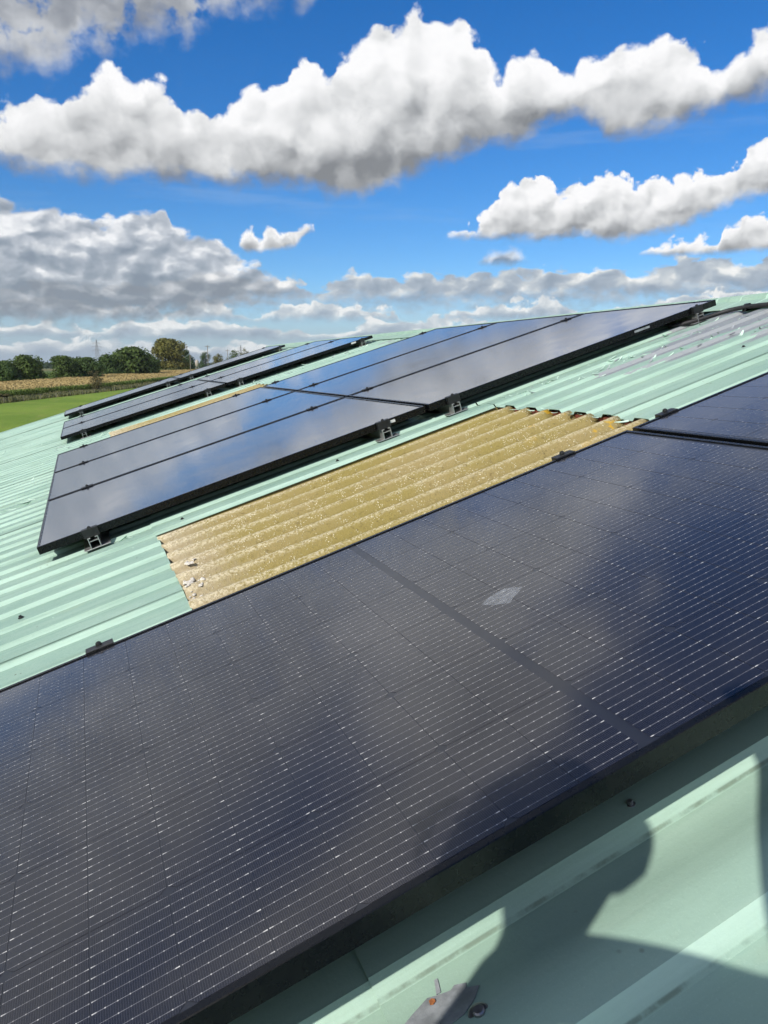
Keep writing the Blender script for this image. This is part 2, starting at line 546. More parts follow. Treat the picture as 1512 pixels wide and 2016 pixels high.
    M['mint'] = m

    # weathered fibre cement under lichen
    m, N, b = mat('lichen_cement')
    P = N.n('TexCoord').outputs['Object']
    sp = N.n('SeparateXYZ')
    N.put(sp.inputs[0], P)
    s, u, n = sp.outputs
    W_ = N.vm('ADD', P, N.vm('SCALE', N.vm('SUBTRACT', N.noise(P, 30, 3, 0.5, out=1), (0.5, 0.5, 0.5)), scale=0.02))
    cell = N.voro(W_, 86, 1.0, 0.5)
    cell2 = N.voro(W_, 150, 0.0, 0.5)
    f = N.noise(P, 55, 6, 0.65)
    big = N.noise(P, 2.2, 5, 0.55)
    base = N.mix(N.step(big, 0.36, 0.62), (0.340, 0.270, 0.120), (0.305, 0.245, 0.080))
    base = N.mix(N.mul(N.step(f, 0.54, 0.72), 0.7), base, (0.160, 0.120, 0.048))
    lite = N.mul(N.step(cell, 0.46, 0.12), N.step(f, 0.34, 0.52))
    base = N.mix(N.mul(lite, 0.75), base, (0.760, 0.670, 0.390))
    base = N.mix(N.mul(N.step(cell2, 0.34, 0.10), N.step(N.noise(P, 24, 3, 0.5), 0.46, 0.62)), base, (0.93, 0.88, 0.68))
    # low end is bare and greyer, troughs hold dirt, the high end carries orange crust
    bare = N.mul(N.step(N.add(s, N.mul(N.sub(f, 0.5), 0.5)), 0.72, 0.46), 0.55)
    base = N.mix(bare, base, N.mix(N.step(f, 0.4, 0.65), (0.40, 0.33, 0.24), (0.60, 0.52, 0.42)))
    top_ = N.mul(N.step(n, -0.090, -0.078), N.step(N.noise(P, 120, 4, 0.65), 0.40, 0.60))  # crests paled and flanks darkened to paint corrugation shading, broken up like lichen
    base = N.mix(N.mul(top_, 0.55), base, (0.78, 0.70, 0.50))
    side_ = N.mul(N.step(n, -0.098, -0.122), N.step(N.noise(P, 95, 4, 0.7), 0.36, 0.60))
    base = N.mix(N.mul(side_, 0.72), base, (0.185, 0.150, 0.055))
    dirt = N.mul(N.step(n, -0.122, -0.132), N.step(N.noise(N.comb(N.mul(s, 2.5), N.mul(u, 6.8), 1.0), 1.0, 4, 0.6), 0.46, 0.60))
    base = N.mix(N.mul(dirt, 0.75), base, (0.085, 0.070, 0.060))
    org = N.mul(N.step(N.noise(P, 7, 5, 0.6), 0.60, 0.66), N.step(s, 1.72, 2.02))
    base = N.mix(org, base, (0.62, 0.37, 0.03))
    org2 = N.step(N.noise(N.vm('ADD', P, (3, 1, 0)), 16, 4, 0.5), 0.745, 0.765)
    base = N.mix(org2, base, (0.66, 0.36, 0.05))
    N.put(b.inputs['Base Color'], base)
    b.inputs['Roughness'].default_value = 0.95
    b.inputs['Specular IOR Level'].default_value = 0.2
    bp = N.n('Bump')
    bp.inputs['Strength'].default_value = 0.7
    bp.inputs['Distance'].default_value = 0.005
    N.put(bp.inputs['Height'], N.add(N.mul(N.step(cell, 0.55, 0.0), 1.0), N.add(N.mul(f, 0.7), N.mul(cell2, -0.4))))
    N.put(b.inputs['Normal'], bp.outputs[0])
    M['cement'] = m

    # solar cells behind glass: eleven wires a cell, soldered every 13 mm
    def cells(name, wires, ior):
        m, N, b = mat(name)
        P = N.n('TexCoord').outputs['Object']
        sp = N.n('SeparateXYZ')
        N.put(sp.inputs[0], P)
        s, u, n = sp.outputs
        grain = N.noise(P, 900, 2, 0.6)
        c = N.mix(grain, (0.0060, 0.0070, 0.0120), (0.0110, 0.0115, 0.0165))
        info = N.n('ObjectInfo').outputs['Random']
        c = N.mix(N.mul(info, 0.35), c, (0.011, 0.010, 0.014))
        if wires:
            p = 0.0167
            fr = N.m('ABSOLUTE', N.sub(N.m('FRACT', N.add(N.mul(u, 1 / p), 0.5)), 0.5))
            line = N.step(fr, 0.036, 0.014)
            q = 0.0131
            ft = N.m('ABSOLUTE', N.sub(N.m('FRACT', N.mul(s, 1 / q)), 0.5))
            dot = N.mul(N.step(ft, 0.075, 0.03), N.step(fr, 0.065, 0.03))
            jit = N.noise(N.comb(N.m('FLOOR', N.mul(s, 1 / q)), N.m('FLOOR', N.add(N.mul(u, 1 / p), 0.5)), N.mul(info, 90)), 7.3, 0, 0.5)
            fing = N.m('ABSOLUTE', N.sub(N.m('FRACT', N.mul(s, 1 / 0.0026)), 0.5))
            c = N.mix(N.mul(N.step(fing, 0.14, 0.04), 0.30), c, (0.10, 0.10, 0.115))
            c = N.mix(N.mul(line, N.step(jit, 0.3, 0.7, to=(0.55, 1.0))), c, (0.21, 0.21, 0.22))
            c = N.mix(N.mul(dot, N.step(jit, 0.35, 0.75, to=(0.10, 1.0))), c, (0.62, 0.61, 0.59))
            # pads at the two ends of each half cell
            pad = N.mul(N.step(N.m('ABSOLUTE', s), 0.0405, 0.0425), N.step(fr, 0.060, 0.030))
            c = N.mix(N.mul(pad, N.step(jit, 0.45, 0.8)), c, (0.70, 0.69, 0.66))
        geo = N.n('NewGeometry').outputs['Position']
        dust = N.noise(geo, 5.0, 6, 0.65)
        c = N.mix(N.step(dust, 0.45, 0.85, to=(0.004, 0.030)), c, (0.42, 0.38, 0.34))
        N.put(b.inputs['Base Color'], c)
        b.inputs['Roughness'].default_value = 0.22
        b.inputs['Specular IOR Level'].default_value = 0.35 if wires else 0.8
        b.inputs['Coat Weight'].default_value = 1.0
        b.inputs['Coat IOR'].default_value = ior
        N.put(b.inputs['Coat Roughness'], N.step(dust, 0.3, 0.8, to=(0.075, 0.14)))
        return m
    M['cell'] = cells('cell_with_wires', True, 1.40)
    M['glass'] = cells('dark_cells_behind_glass', False, 1.62)

    m, N, b = mat('black_frame')
    P = N.n('TexCoord').outputs['Object']
    f = N.noise(N.comb(N.mul(N.n('TexCoord').outputs['Object'], 1.0), 0.0, 0.0), 40, 3, 0.5) if False else N.noise(P, 40, 4, 0.6)
    N.put(b.inputs['Base Color'], N.mix(f, (0.0035, 0.004, 0.0045), (0.005, 0.0055, 0.006)))
    b.inputs['Metallic'].default_value = 0.0
    N.put(b.inputs['Roughness'], N.step(f, 0.3, 0.7, to=(0.24, 0.30)))
    b.inputs['Specular IOR Level'].default_value = 0.35
    M['frame'] = m

    M['alu'] = plain('mill_aluminium', (0.62, 0.62, 0.61), 0.42, 0.85, 0.1, 60)
    M['black_metal'] = plain('black_clamp', (0.016, 0.017, 0.018), 0.42, 0.0, 0.3, 50)
    M['steel'] = plain('bolt_steel', (0.30, 0.30, 0.31), 0.4, 0.8, 0.2, 80)
    M['rubber'] = plain('black_rubber', (0.018, 0.018, 0.02), 0.55, 0, 0.3, 30)
    M['sticker'] = plain('white_sticker', (0.72, 0.72, 0.70), 0.5, 0, 0.08, 60)
    M['backsheet'] = plain('black_backsheet', (0.012, 0.013, 0.018), 0.5, 0, 0.2, 20)
    bs = M['backsheet'].node_tree.nodes['Principled BSDF']
    bs.inputs['Coat Weight'].default_value = 1.0
    bs.inputs['Coat Roughness'].default_value = 0.1
    bs.inputs['Coat IOR'].default_value = 1.40
    M['flake'] = plain('peeled_paint', (0.55, 0.72, 0.60), 0.6, 0, 0.15, 40)
    M['flake_grey'] = plain('peeled_zinc_primer', (0.40, 0.42, 0.44), 0.5, 0.3, 0.2, 40)
    M['zinc'] = plain('torn_zinc', (0.29, 0.31, 0.33), 0.6, 0.1, 0.25, 35, 0.2)
    M['rust'] = plain('rust', (0.36, 0.13, 0.045), 0.9, 0, 0.5, 90, 0.4)
    M['purlin'] = plain('red_oxide_lip', (0.20, 0.055, 0.035), 0.8, 0, 0.3, 30)
    M['moss'] = plain('pale_crust', (0.66, 0.62, 0.55), 0.95, 0, 0.25, 120, 0.6)
    M['blockwork'] = plain('rendered_wall', (0.42, 0.40, 0.37), 0.9, 0, 0.15, 4, 0.3)


roof_materials()

# ------------------------------------------------------------------ the barn under the panels
PITCH, CREST0 = 0.172, 0.027
ZC, ZV = -0.083, -0.0965                 # crest and valley of the sheeting below the panel faces
EAVE, RIDGE = -3.4, 3.80
VERGE_NEAR, VERGE_FAR = -7.2, 11.42
barn = empty('barn', RM, 'green sheeted barn roof that carries the solar panels', 'barn')


def sheet_profile(u0, u1, off=0.0):
    """points (u, n) of the box profile between two side edges"""
    pts = []
    k = math.floor((u0 - CREST0 - off) / PITCH) - 1
    if off:                                  # the wider rolled sheets by the foreground panels
        for k in range(-40, 6):
            e = DROP_E + k * DROP_P
            pts += [(e - 0.0235, ZV - 0.008), (e - 0.021, ZV - 0.0065), (e - 0.002, ZC - 0.0018), (e, ZC), (e + 0.030, ZC + 0.0016), (e + 0.058, ZC), (e + 0.072, ZC - 0.0025), (e + 0.110, ZV - 0.002), (e + 0.135, ZV - 0.007), (e + 0.150, ZV - 0.008)]
    while not off:
        e = CREST0 + off + k * PITCH
        pts += [(e - 0.0135, ZV), (e - 0.0122, ZV + 0.0012), (e - 0.0013, ZC - 0.0012), (e, ZC), (e + 0.034, ZC + 0.0006), (e + 0.070, ZC), (e + 0.0713, ZC - 0.0012), (e + 0.0822, ZV + 0.0012), (e + 0.0835, ZV), (e + 0.122, ZV + 0.0005)]
        if e > u1 + PITCH:
            break
        k += 1
    ins = [(a, b) for a, b in pts if u0 < a < u1]

    def at(u):
        for (a, b), (c, d) in zip(pts, pts[1:]):
            if a <= u <= c:
                return b + (d - b) * (u - a) / max(c - a, 1e-9)
        return ZV
    return [(u0, at(u0))] + ins + [(u1, at(u1))]


SAG, DROP_OFF, DROP_U, DROP_E, DROP_P = -0.09, 0.073, -2.02, -2.474, 0.190   # sheets set lower to give the foreground panels a visible band of shade


def roof_sheet(u0, u1, s0, s1, lift, seed):
    dropped = u1 < DROP_U + 0.02
    pr = sheet_profile(u0, u1, DROP_OFF if dropped else 0.0)
    lift += SAG if dropped else 0.0
    n = max(2, int((s1 - s0) / 0.35))
    V, F = [], []
    for i in range(n + 1):
        s = s0 + (s1 - s0) * i / n
        for u, z in pr:
            wob = (mnoise.noise(Vector((s * 1.1, u * 2.0, seed))) * 0.0022)
            V.append((s, u, z + lift + wob))
    w = len(pr)
    for i in range(n):
        for j in range(w - 1):
            a = i * w + j
            F.append((a, a + w, a + w + 1, a + 1))
    # returned edge so that the sheet has thickness at its ends
    for i, sgn in ((0, 1), (n, -1)):
        b = len(V)
        for j in range(w):
            x, y, z = V[i * w + j]
            V.append((x, y, z - 0.0015))
        for j in range(w - 1):
            q = (i * w + j, i * w + j + 1, b + j + 1, b + j)
            F.append(q if sgn > 0 else q[::-1])
    mb = MB()
    mb.poly(V, F)
    o = mb.build('roof_sheet', M['mint'], barn, dropped)
    if dropped:
        o.data.set_sharp_from_angle(angle=R(14))
    return o


CEM1 = (-2.010, -0.166, 0.447, 2.062)      # u0, u1, s0, s1 of the lichen covered patch by the near panels
CEM2 = (3.30, 4.80, 0.447, 2.04)
SW = 6 * PITCH
j0 = CREST0 + 0.012
k = -8
while True:
    a = j0 + k * SW
    b = a + SW + 0.012
    if a > VERGE_FAR - 0.3:
        break
    a_, b_ = max(a, VERGE_NEAR), min(b, VERGE_FAR)
    lift = 0.0025 * (k % 2) + 0.001
    cut = None
    for C_ in (CEM1, CEM2):
        if a_ < C_[1] - 0.02 and b_ > C_[0] + 0.02:
            cut = C_
    roof_sheet(a_, b_, EAVE, 0.475 if cut is None else 0.4445, lift, k)
    if cut is None:
        roof_sheet(a_, b_, 0.452, RIDGE - 0.03, lift + 0.004, k + 40)
    else:
        roof_sheet(a_, b_, cut[3] - 0.005, RIDGE - 0.03, lift + 0.004, k + 40)
        if a_ < cut[0] - 0.02:
            roof_sheet(a_, cut[0] + 0.0, 0.438, cut[3] - 0.012, lift + 0.004, k + 60)
        if b_ > cut[1] + 0.02:
            roof_sheet(cut[1] - 0.0, b_, 0.438, cut[3] - 0.012, lift + 0.004, k + 80)
    k += 1


# upstand closing the step down to the lowered sheets
mb = MB()
mb.box(EAVE, RIDGE - 0.04, -2.030, -2.024, ZV + SAG - 0.02, ZV - 0.004)
mb.build('step_flashing', M['mint'], barn)


def cem_z(u, s, C_):
    t = min(1, max(0, (s - C_[2]) / 0.5))
    return -0.1045 + 0.010 * (1 - t) + 0.0250 * math.sin(2 * math.pi * (u - C_[1]) / 0.146 - 0.2)


def cement_sheet(C_, seed):
    u0, u1, s0, s1 = C_
    u1 = u1 + 0.016
    s0 = s0 - 0.004
    nu = int((u1 - u0) / 0.146 * 12)
    ns = 40
    V, F = [], []
    for i in range(ns + 1):
        s = s0 + (s1 - s0) * i / ns
        for j in range(nu + 1):
            u = u0 + (u1 - u0) * j / nu
            e = 0.0
            if i in (0, ns):
                e = mnoise.noise(Vector((u * 9, seed, i))) * 0.012
            z = cem_z(u, s, C_)
            z += mnoise.noise(Vector((s * 6, u * 8, seed))) * 0.0010 + mnoise.noise(Vector((s * 45, u * 45, seed))) * 0.0008
            V.append((s + e, u, z))
    w = nu + 1
    for i in range(ns):
        for j in range(nu):
            a = i * w + j
            F.append((a, a + w, a + w + 1, a + 1))
    for i, sgn in ((0, 1), (ns, -1)):
        b = len(V)
        for j in range(w):
            x, y, z = V[i * w + j]
            V.append((x, y, z - 0.008))
        for j in range(nu):
            q = (i * w + j, i * w + j + 1, b + j + 1, b + j)
            F.append(q if sgn > 0 else q[::-1])
    mb = MB()
    mb.poly(V, F)
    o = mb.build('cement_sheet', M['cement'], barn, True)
    o['label'] = 'old corrugated cement sheet crusted with yellow lichen'
    return o


cem = cement_sheet(CEM1, 1.7)
cement_sheet(CEM2, 5.1)
# red lip showing where the painted sheet ends above the cement
for C_ in (CEM1, CEM2):
    mb = MB()
    mb.box(C_[3] + 0.004, C_[3] + 0.03, C_[0], C_[1], -0.122, -0.0925)
    mb.build('red_sheet_lip', M['purlin'], barn)
    mb = MB()
    mb.box(C_[2] - 0.03, C_[2] + 0.01, C_[0], C_[1], -0.150, -0.128)
    mb.build('lap_filler', M['purlin'], barn)

# ridge capping in lengths, the other slope, walls
th2 = 2 * SLOPE
kk = 0
u = VERGE_NEAR
while u < VERGE_FAR - 0.1:
    e = min(u + 2.3, VERGE_FAR + 0.05)
    mb = MB()
    z = -0.068 + 0.002 * (kk % 2)
    sa, sb = RIDGE - 0.185, RIDGE - 0.035
    zr = z + 0.006
    # two folded wings with a rolled top, both sides of the ridge
    dn = Vector((math.cos(th2), 0, -math.sin(th2)))
    pr = [(sa, z - 0.004), (sa + 0.012, z), (sb, zr), (sb + 0.012, zr + 0.016), (RIDGE, zr + 0.024), (RIDGE + 0.024, zr + 0.012), (RIDGE + 0.03, zr - 0.012), (RIDGE + 0.03 + dn.x * 0.26, zr - 0.012 + dn.z * 0.26)]
    n = 5
    V, F = [], []
    for q in range(n + 1):
        y = u + (e - u) * q / n
        for idx, (a, b2) in enumerate(pr):
            V.append((a + (rnd.uniform(-0.004, 0.004) if idx == 0 else 0), y, b2 + rnd.uniform(-0.0015, 0.0015)))
    w = len(pr)
    for q in range(n):
        for j in range(w - 1):
            a = q * w + j
            F.append((a, a + 1, a + w + 1, a + w))
    mb.poly(V, F)
    o = mb.build('ridge_cap', M['mint'], barn)
    md = o.modifiers.new('thick', 'SOLIDIFY')
    md.thickness = 0.002
    u = e - 0.03
    kk += 1
Lb = RIDGE - EAVE
mb = MB()
dn = Vector((math.cos(th2), 0, -math.sin(th2)))
V = []
mb.face([(RIDGE + 0.01, VERGE_NEAR, -0.1), (RIDGE + 0.01, VERGE_FAR, -0.1), (RIDGE + dn.x * Lb, VERGE_FAR, -0.1 + dn.z * Lb), (RIDGE + dn.x * Lb, VERGE_NEAR, -0.1 + dn.z * Lb)])
mb.build('far_slope', M['mint'], barn)
# verge flashing on the far gable
mb = MB()
mb.prism([(VERGE_FAR - 0.14, ZC + 0.004), (VERGE_FAR + 0.02, ZC + 0.006), (VERGE_FAR + 0.02, ZC - 0.16), (VERGE_FAR + 0.016, ZC - 0.16), (VERGE_FAR + 0.016, ZC + 0.002), (VERGE_FAR - 0.14, ZC)], EAVE, RIDGE - 0.1, 'x')
mb.build('verge_flashing', M['mint'], barn)
inv = RM.inverted()
rid = RM @ Vector((RIDGE, 0, -0.17))
eav = RM @ Vector((EAVE + 0.25, 0, -0.17))
ex2 = 2 * rid.x - eav.x


def wall_part(pts, thick, name='wall'):
    mb = MB()
    mb.prism([(p[0], p[1]) for p in pts], thick[0], thick[1])
    o = mb.build(name, M['blockwork'], barn)
    o.matrix_parent_inverse = inv
    return o


gable = [(eav.x, 0.0), (ex2, 0.0), (ex2, eav.z), (rid.x, rid.z), (eav.x, eav.z)]
wall_part(gable, (VERGE_FAR - 0.45, VERGE_FAR - 0.2))
wall_part(gable, (VERGE_NEAR + 0.2, VERGE_NEAR + 0.45))
mb = MB()
mb.box(eav.x - 0.003, eav.x + 0.22, VERGE_NEAR + 0.46, VERGE_FAR - 0.46, 0, eav.z - 0.02)
o = mb.build('wall', M['blockwork'], barn)
o.matrix_parent_inverse = inv
mb = MB()
mb.box(ex2 - 0.22, ex2 + 0.003, VERGE_NEAR + 0.46, VERGE_FAR - 0.46, 0, eav.z - 0.02)
o = mb.build('wall', M['blockwork'], barn)
o.matrix_parent_inverse = inv

# ------------------------------------------------------------------ solar panels
PW, PL, GAP, FT, LIP = 1.134, 1.7778, 0.02, 0.032, 0.011


def panel_parts():
    P = {}
    f = MB()
    # four mitred frame bars, outer wall, top lip and inner return
    prof = [(0.0, -FT), (0.0, -0.0012), (0.0012, 0.0), (LIP - 0.0008, 0.0), (LIP, -0.0008), (LIP, -0.0045), (0.0022, -0.0045), (0.0022, -FT + 0.0022), (0.028, -FT + 0.0022), (0.028, -FT)]
    ring = []
    for d, z in prof:
        ring.append([(d, d, z), (PL - d, d, z), (PL - d, PW - d, z), (d, PW - d, z)])
    n = len(prof)
    V = [p for r in ring for p in r]
    F = []
    for i in range(n):
        j = (i + 1) % n
        for q in range(4):
            r = (q + 1) % 4
            F.append((i * 4 + q, i * 4 + r, j * 4 + r, j * 4 + q))
    f.poly(V, F)
    P['frame'] = f.mesh('frame', M['frame'])
    g = MB()
    g.face([(LIP, LIP, -0.0028), (PL - LIP, LIP, -0.0028), (PL - LIP, PW - LIP, -0.0028), (LIP, PW - LIP, -0.0028)])
    P['glass'] = g.mesh('glass', M['glass'])
    bk = MB()
    bk.box(LIP - 0.005, PL - LIP + 0.005, LIP - 0.005, PW - LIP + 0.005, -0.0068, -0.0062)
    P['back'] = bk.mesh('backsheet', M['backsheet'])
    h = MB()
    h.face([(LIP, LIP, -0.0030), (PL - LIP, LIP, -0.0030), (PL - LIP, PW - LIP, -0.0030), (LIP, PW - LIP, -0.0030)])
    P['lam'] = h.mesh('laminate', M['backsheet'])
    cw, ch = 0.1836, 0.0933
    for key, sg in (('ca', 1), ('cb', -1)):
        c = MB()
        a, b, t = ch / 2, cw / 2, 0.009
        pts = [(-a, -b, 0), (a - t, -b, 0), (a, -b + t, 0), (a, b - t, 0), (a - t, b, 0), (-a, b, 0)]
        if sg < 0:
            pts = [(-x, y, z) for x, y, z in pts][::-1]
        c.face(pts)
        P[key] = c.mesh('cell', M['cell'])
    return P


PP = panel_parts()
GROUPS = 'black framed solar panels lying on the barn roof'


def panel(s, u, label, cells=False):
    e = empty('solar_panel', roofmat(s, u, 0), label, 'solar panel', GROUPS)
    inst('frame', PP['frame'], e)
    inst('backsheet', PP['back'], e)
    if not cells:
        inst('glass', PP['glass'], e)
    else:
        g = inst('glass', PP['lam'], e)
        p = 0.0951
        for half in (0, 1):
            for r_ in range(9):
                cs = 0.0205 + p / 2 + r_ * p + (PL / 2 - 0.0205 + 0.0125 - 0.0 if half else 0)
                cs = (PL / 2 - 0.0085 - p / 2 - r_ * p) if not half else (PL / 2 + 0.0085 + p / 2 + r_ * p)
                for q in range(6):
                    cu = PW / 2 + (q - 2.5) * 0.1845
                    inst('cell', PP['ca'] if r_ % 2 == half else PP['cb'], g, (cs, cu, -0.0026))
    return e


U1 = 1.4251
COL = PW + GAP
ROW = PL + GAP
words = ['nearest', 'middle', 'farthest']
near_lo = panel(-0.044, -U1 - PW, 'big foreground solar panel with visible wires, lower of its column', True)
near_lo.scale = ((PL + 0.0404) / PL, 1, 1)
near_hi = panel(-0.0036 + ROW, -U1 - PW, 'dark blue solar panel at right edge, above the big foreground panel', True)
for c in range(3):
    for r_ in range(2):
        panel(r_ * ROW, c * COL, '%s solar panel of three in the %s row of the six panel block' % (words[c], ('lower', 'upper')[r_]))
A3, S3 = 5.1327, -0.0126
for c in range(2):
    for r_ in range(2):
        panel(S3 + r_ * ROW, A3 + c * COL, '%s solar panel in the %s row of the four panel block behind' % (('nearer', 'farther')[c], ('lower', 'upper')[r_]))
A4, S4 = 9.0621, -0.04
for r_ in range(2):
    panel(S4 + r_ * ROW, A4, '%s solar panel of the farthest thin strip beside the field' % ('lower', 'upper')[r_])

# ------------------------------------------------------------------ mounting rails and clamps
FB = -FT


def rail_meshes():
    P = {}
    for key, y0, y1 in (('near', -0.028, 0.24), ('mid', -0.17, 0.17), ('far', -0.24, 0.028)):
        r = MB()
        zb = ZC + 0.0055
        r.box(-0.021, -0.018, y0, y1, zb, FB - 0.0035)
        r.box(0.018, 0.021, y0, y1, zb, FB - 0.0035)
        r.box(-0.0179, 0.0179, y0 + 0.0005, y1 - 0.0005, FB - 0.017, FB - 0.0145)
        r.box(-0.021, -0.009, y0, y1, FB - 0.0034, FB - 0.0006)
        r.box(0.009, 0.021, y0, y1, FB - 0.0034, FB - 0.0006)
        P['rail_' + key] = r.mesh('rail', M['alu'])
        f = MB()
        f.box(-0.050, 0.058, y0, y1, ZC + 0.0025, ZC + 0.0053, 0.0008)
        P['foot_' + key] = f.mesh('foot_plate', M['alu'])
        c = MB()
        if key == 'mid':
            c.box(-0.032, 0.032, -0.0195, 0.0195, 0.0006, 0.0042, 0.001)
            c.box(-0.030, 0.030, -0.006, 0.006, FB, 0.0006)
        else:
            sg = -1 if key == 'near' else 1
            yy = sorted((sg * 0.019, sg * 0.0012))
            c.box(-0.032, 0.032, yy[0], yy[1], FB, 0.0042, 0.001)
            yy = sorted((sg * 0.0010, -sg * 0.010))
            c.box(-0.0318, 0.0318, yy[0], yy[1], 0.0006, 0.0040, 0.001)
        P['clamp_' + key] = c.mesh('clamp', M['black_metal'])
        b = MB()
        yb = {'near': -0.010, 'mid': 0.0, 'far': 0.010}[key]
        b.disc((0, yb, 0.0042), [(0.0075, 0), (0.0075, 0.002), (0.0062, 0.0065), (0.0035, 0.0082), (0.0034, 0.0060)], 10)
        P['bolt_' + key] = b.mesh('bolt', M['black_metal'])
    return P


RP = rail_meshes()
SPOTS = ((0.21, 'lowest'), (1.555, 'second lowest'), (1.925, 'second highest'), (3.43, 'highest'))


def rails(u, key, where):
    for s, w_ in SPOTS:
        ds = rnd.uniform(-0.01, 0.01)
        e = empty('mounting_rail', roofmat(s + ds, u, 0), 'mounting rail with black clamp, %s on %s' % (w_, where), 'mounting rail', 'short mounting rails under the panel edges')
        inst('rail', RP['rail_' + key], e)
        inst('foot_plate', RP['foot_' + key], e)
        c = inst('clamp', RP['clamp_' + key], e)
        inst('bolt', RP['bolt_' + key], c)


rails(-U1 + 0.001, 'far', 'far edge of foreground panels')
rails(-0.001, 'near', 'near edge of six panel block')
rails(PW + GAP / 2, 'mid', 'nearer joint of six panel block')
rails(PW + COL + GAP / 2, 'mid', 'farther joint of six panel block')
rails(PW + 2 * COL + 0.001, 'far', 'far edge of six panel block')
rails(A3 - 0.001, 'near', 'near edge of four panel block')
rails(A3 + PW + GAP / 2, 'mid', 'joint inside four panel block')
rails(A3 + PW + COL + 0.001, 'far', 'far edge of four panel block')
rails(A4 - 0.001, 'near', 'near edge of the farthest strip')
rails(A4 + PW + 0.001, 'far', 'far edge of the farthest strip')

# stickers and a scuff on the frames, a dried smear on the glass
first = [o for o in bpy.data.objects if o.name.startswith('solar_panel')]


def by_label(txt):
    return [o for o in first if txt in o['label']][0]


def sticker(p, s0, s1, z0, z1, name='label_sticker', m='sticker'):
    mb = MB()
    mb.box(s0, s1, -0.0009, -0.0002, z0, z1)
    if name == 'label_sticker':
        pass
    return mb.build(name, M[m], p)


p_ = by_label('nearest solar panel of three in the lower')
sticker(p_, 1.575, 1.617, -0.022, -0.009)
p_ = by_label('nearest solar panel of three in the upper')
sticker(p_, 3.02 - ROW, 3.12 - ROW, -0.020, -0.009, 'scuff', 'zinc')
p_ = by_label('nearer solar panel in the upper row')
sticker(p_, 3.30 - ROW, 3.36 - ROW, -0.024, -0.006)


def smear_mat():
    m, N, b = mat('dried_smear')
    P = N.n('TexCoord').outputs['Object']
    f = N.noise(P, 70, 5, 0.6)
    g = N.noise(P, 14, 3, 0.5)
    b.inputs['Base Color'].default_value = (0.62, 0.66, 0.70, 1)
    b.inputs['Roughness'].default_value = 0.7
    tr = N.n('BsdfTransparent')
    mx = N.n('MixShader')
    N.put(mx.inputs[0], N.mul(N.step(f, 0.25, 0.75, to=(0.08, 0.30)), N.step(g, 0.3, 0.6, to=(0.5, 1.0))))
    m.node_tree.links.new(tr.outputs[0], mx.inputs[1])
    m.node_tree.links.new(b.outputs[0], mx.inputs[2])
    m.node_tree.links.new(mx.outputs[0], m.node_tree.nodes['Material Output'].inputs[0])
    return m


M['smear'] = smear_mat()
mb = MB()
q = [(0.938, -2.028), (0.955, -2.018), (0.971, -2.012), (1.001, -2.008), (1.026, -2.032), (1.012, -2.046), (0.998, -2.052), (0.975, -2.070), (0.962, -2.058), (0.953, -2.054)]
mb.face([(a + 0.0036, b + U1 + PW, -0.0023) for a, b in q][::-1])
mb.build('dried_smear', M['smear'], near_lo)

# ------------------------------------------------------------------ screws, washers, crust, torn zinc on the sheeting


def surf(u):
    if u < DROP_U:
        t = (u - DROP_E) % DROP_P
        P_ = [(0, ZC), (0.058, ZC), (0.072, ZC - 0.0025), (0.110, ZV - 0.002), (0.135, ZV - 0.007), (0.150, ZV - 0.008), (DROP_P - 0.0235, ZV - 0.008), (DROP_P, ZC)]
        for (a, b), (c, d) in zip(P_, P_[1:]):
            if a <= t <= c:
                return SAG + b + (d - b) * (t - a) / (c - a)
    t = (u - CREST0) % PITCH
    z = 0.0
    if t < 0.070:
        return z + ZC
    if t < 0.0835:
        return z + ZC + (ZV - ZC) * (t - 0.070) / 0.0135
    if t < PITCH - 0.0135:
        return z + ZV
    return z + ZV + (ZC - ZV) * (t - PITCH + 0.0135) / 0.0135


def screw(s, u, r=0.0095, dz=0.0055, mt='steel'):
    mb = MB()
    mb.disc((0, 0, 0), [(r, 0), (r, 0.0018), (r * 0.85, 0.003), (r * 0.55, 0.0032), (r * 0.55, 0.0075), (r * 0.4, 0.0085)], 14)
    o = mb.build('screw', M[mt], barn)
    o.location = (s, u, surf(u) + dz)
    return o


screw(0.878, -2.452, 0.0085)
big = screw(0.545, -2.590, 0.0135, 0.004)
for s, k_ in ((0.561, -1), (1.265, -1), (1.36, -9), (-0.6, -3), (-0.6, 0), (-0.62, 3), (-0.05, -4), (-0.61, 8), (-0.6, 14), (2.9, -5)):
    screw(s, CREST0 + k_ * PITCH + 0.035, 0.009, 0.006, 'black_metal')

z0_ = ZV + 0.0048


def sheet_patch(name, outline, m, lift, thick=0.0012, curl=0.0):
    mb = MB()
    n = len(outline)
    cx = sum(a for a, b in outline) / n
    cy = sum(b for a, b in outline) / n
    V = [(a, b, surf(b) + lift + (curl if i % 3 == 0 else 0)) for i, (a, b) in enumerate(outline)] + [(cx, cy, surf(cy) + lift)]
    V += [(x, y, z - thick) for x, y, z in V[:n]]
    F = []
    for i in range(n):
        j = (i + 1) % n
        F += [(i, j, n), (i, n + 1 + i, n + 1 + j, j)]
    mb.poly(V, F)
    return mb.build(name, M[m], barn)


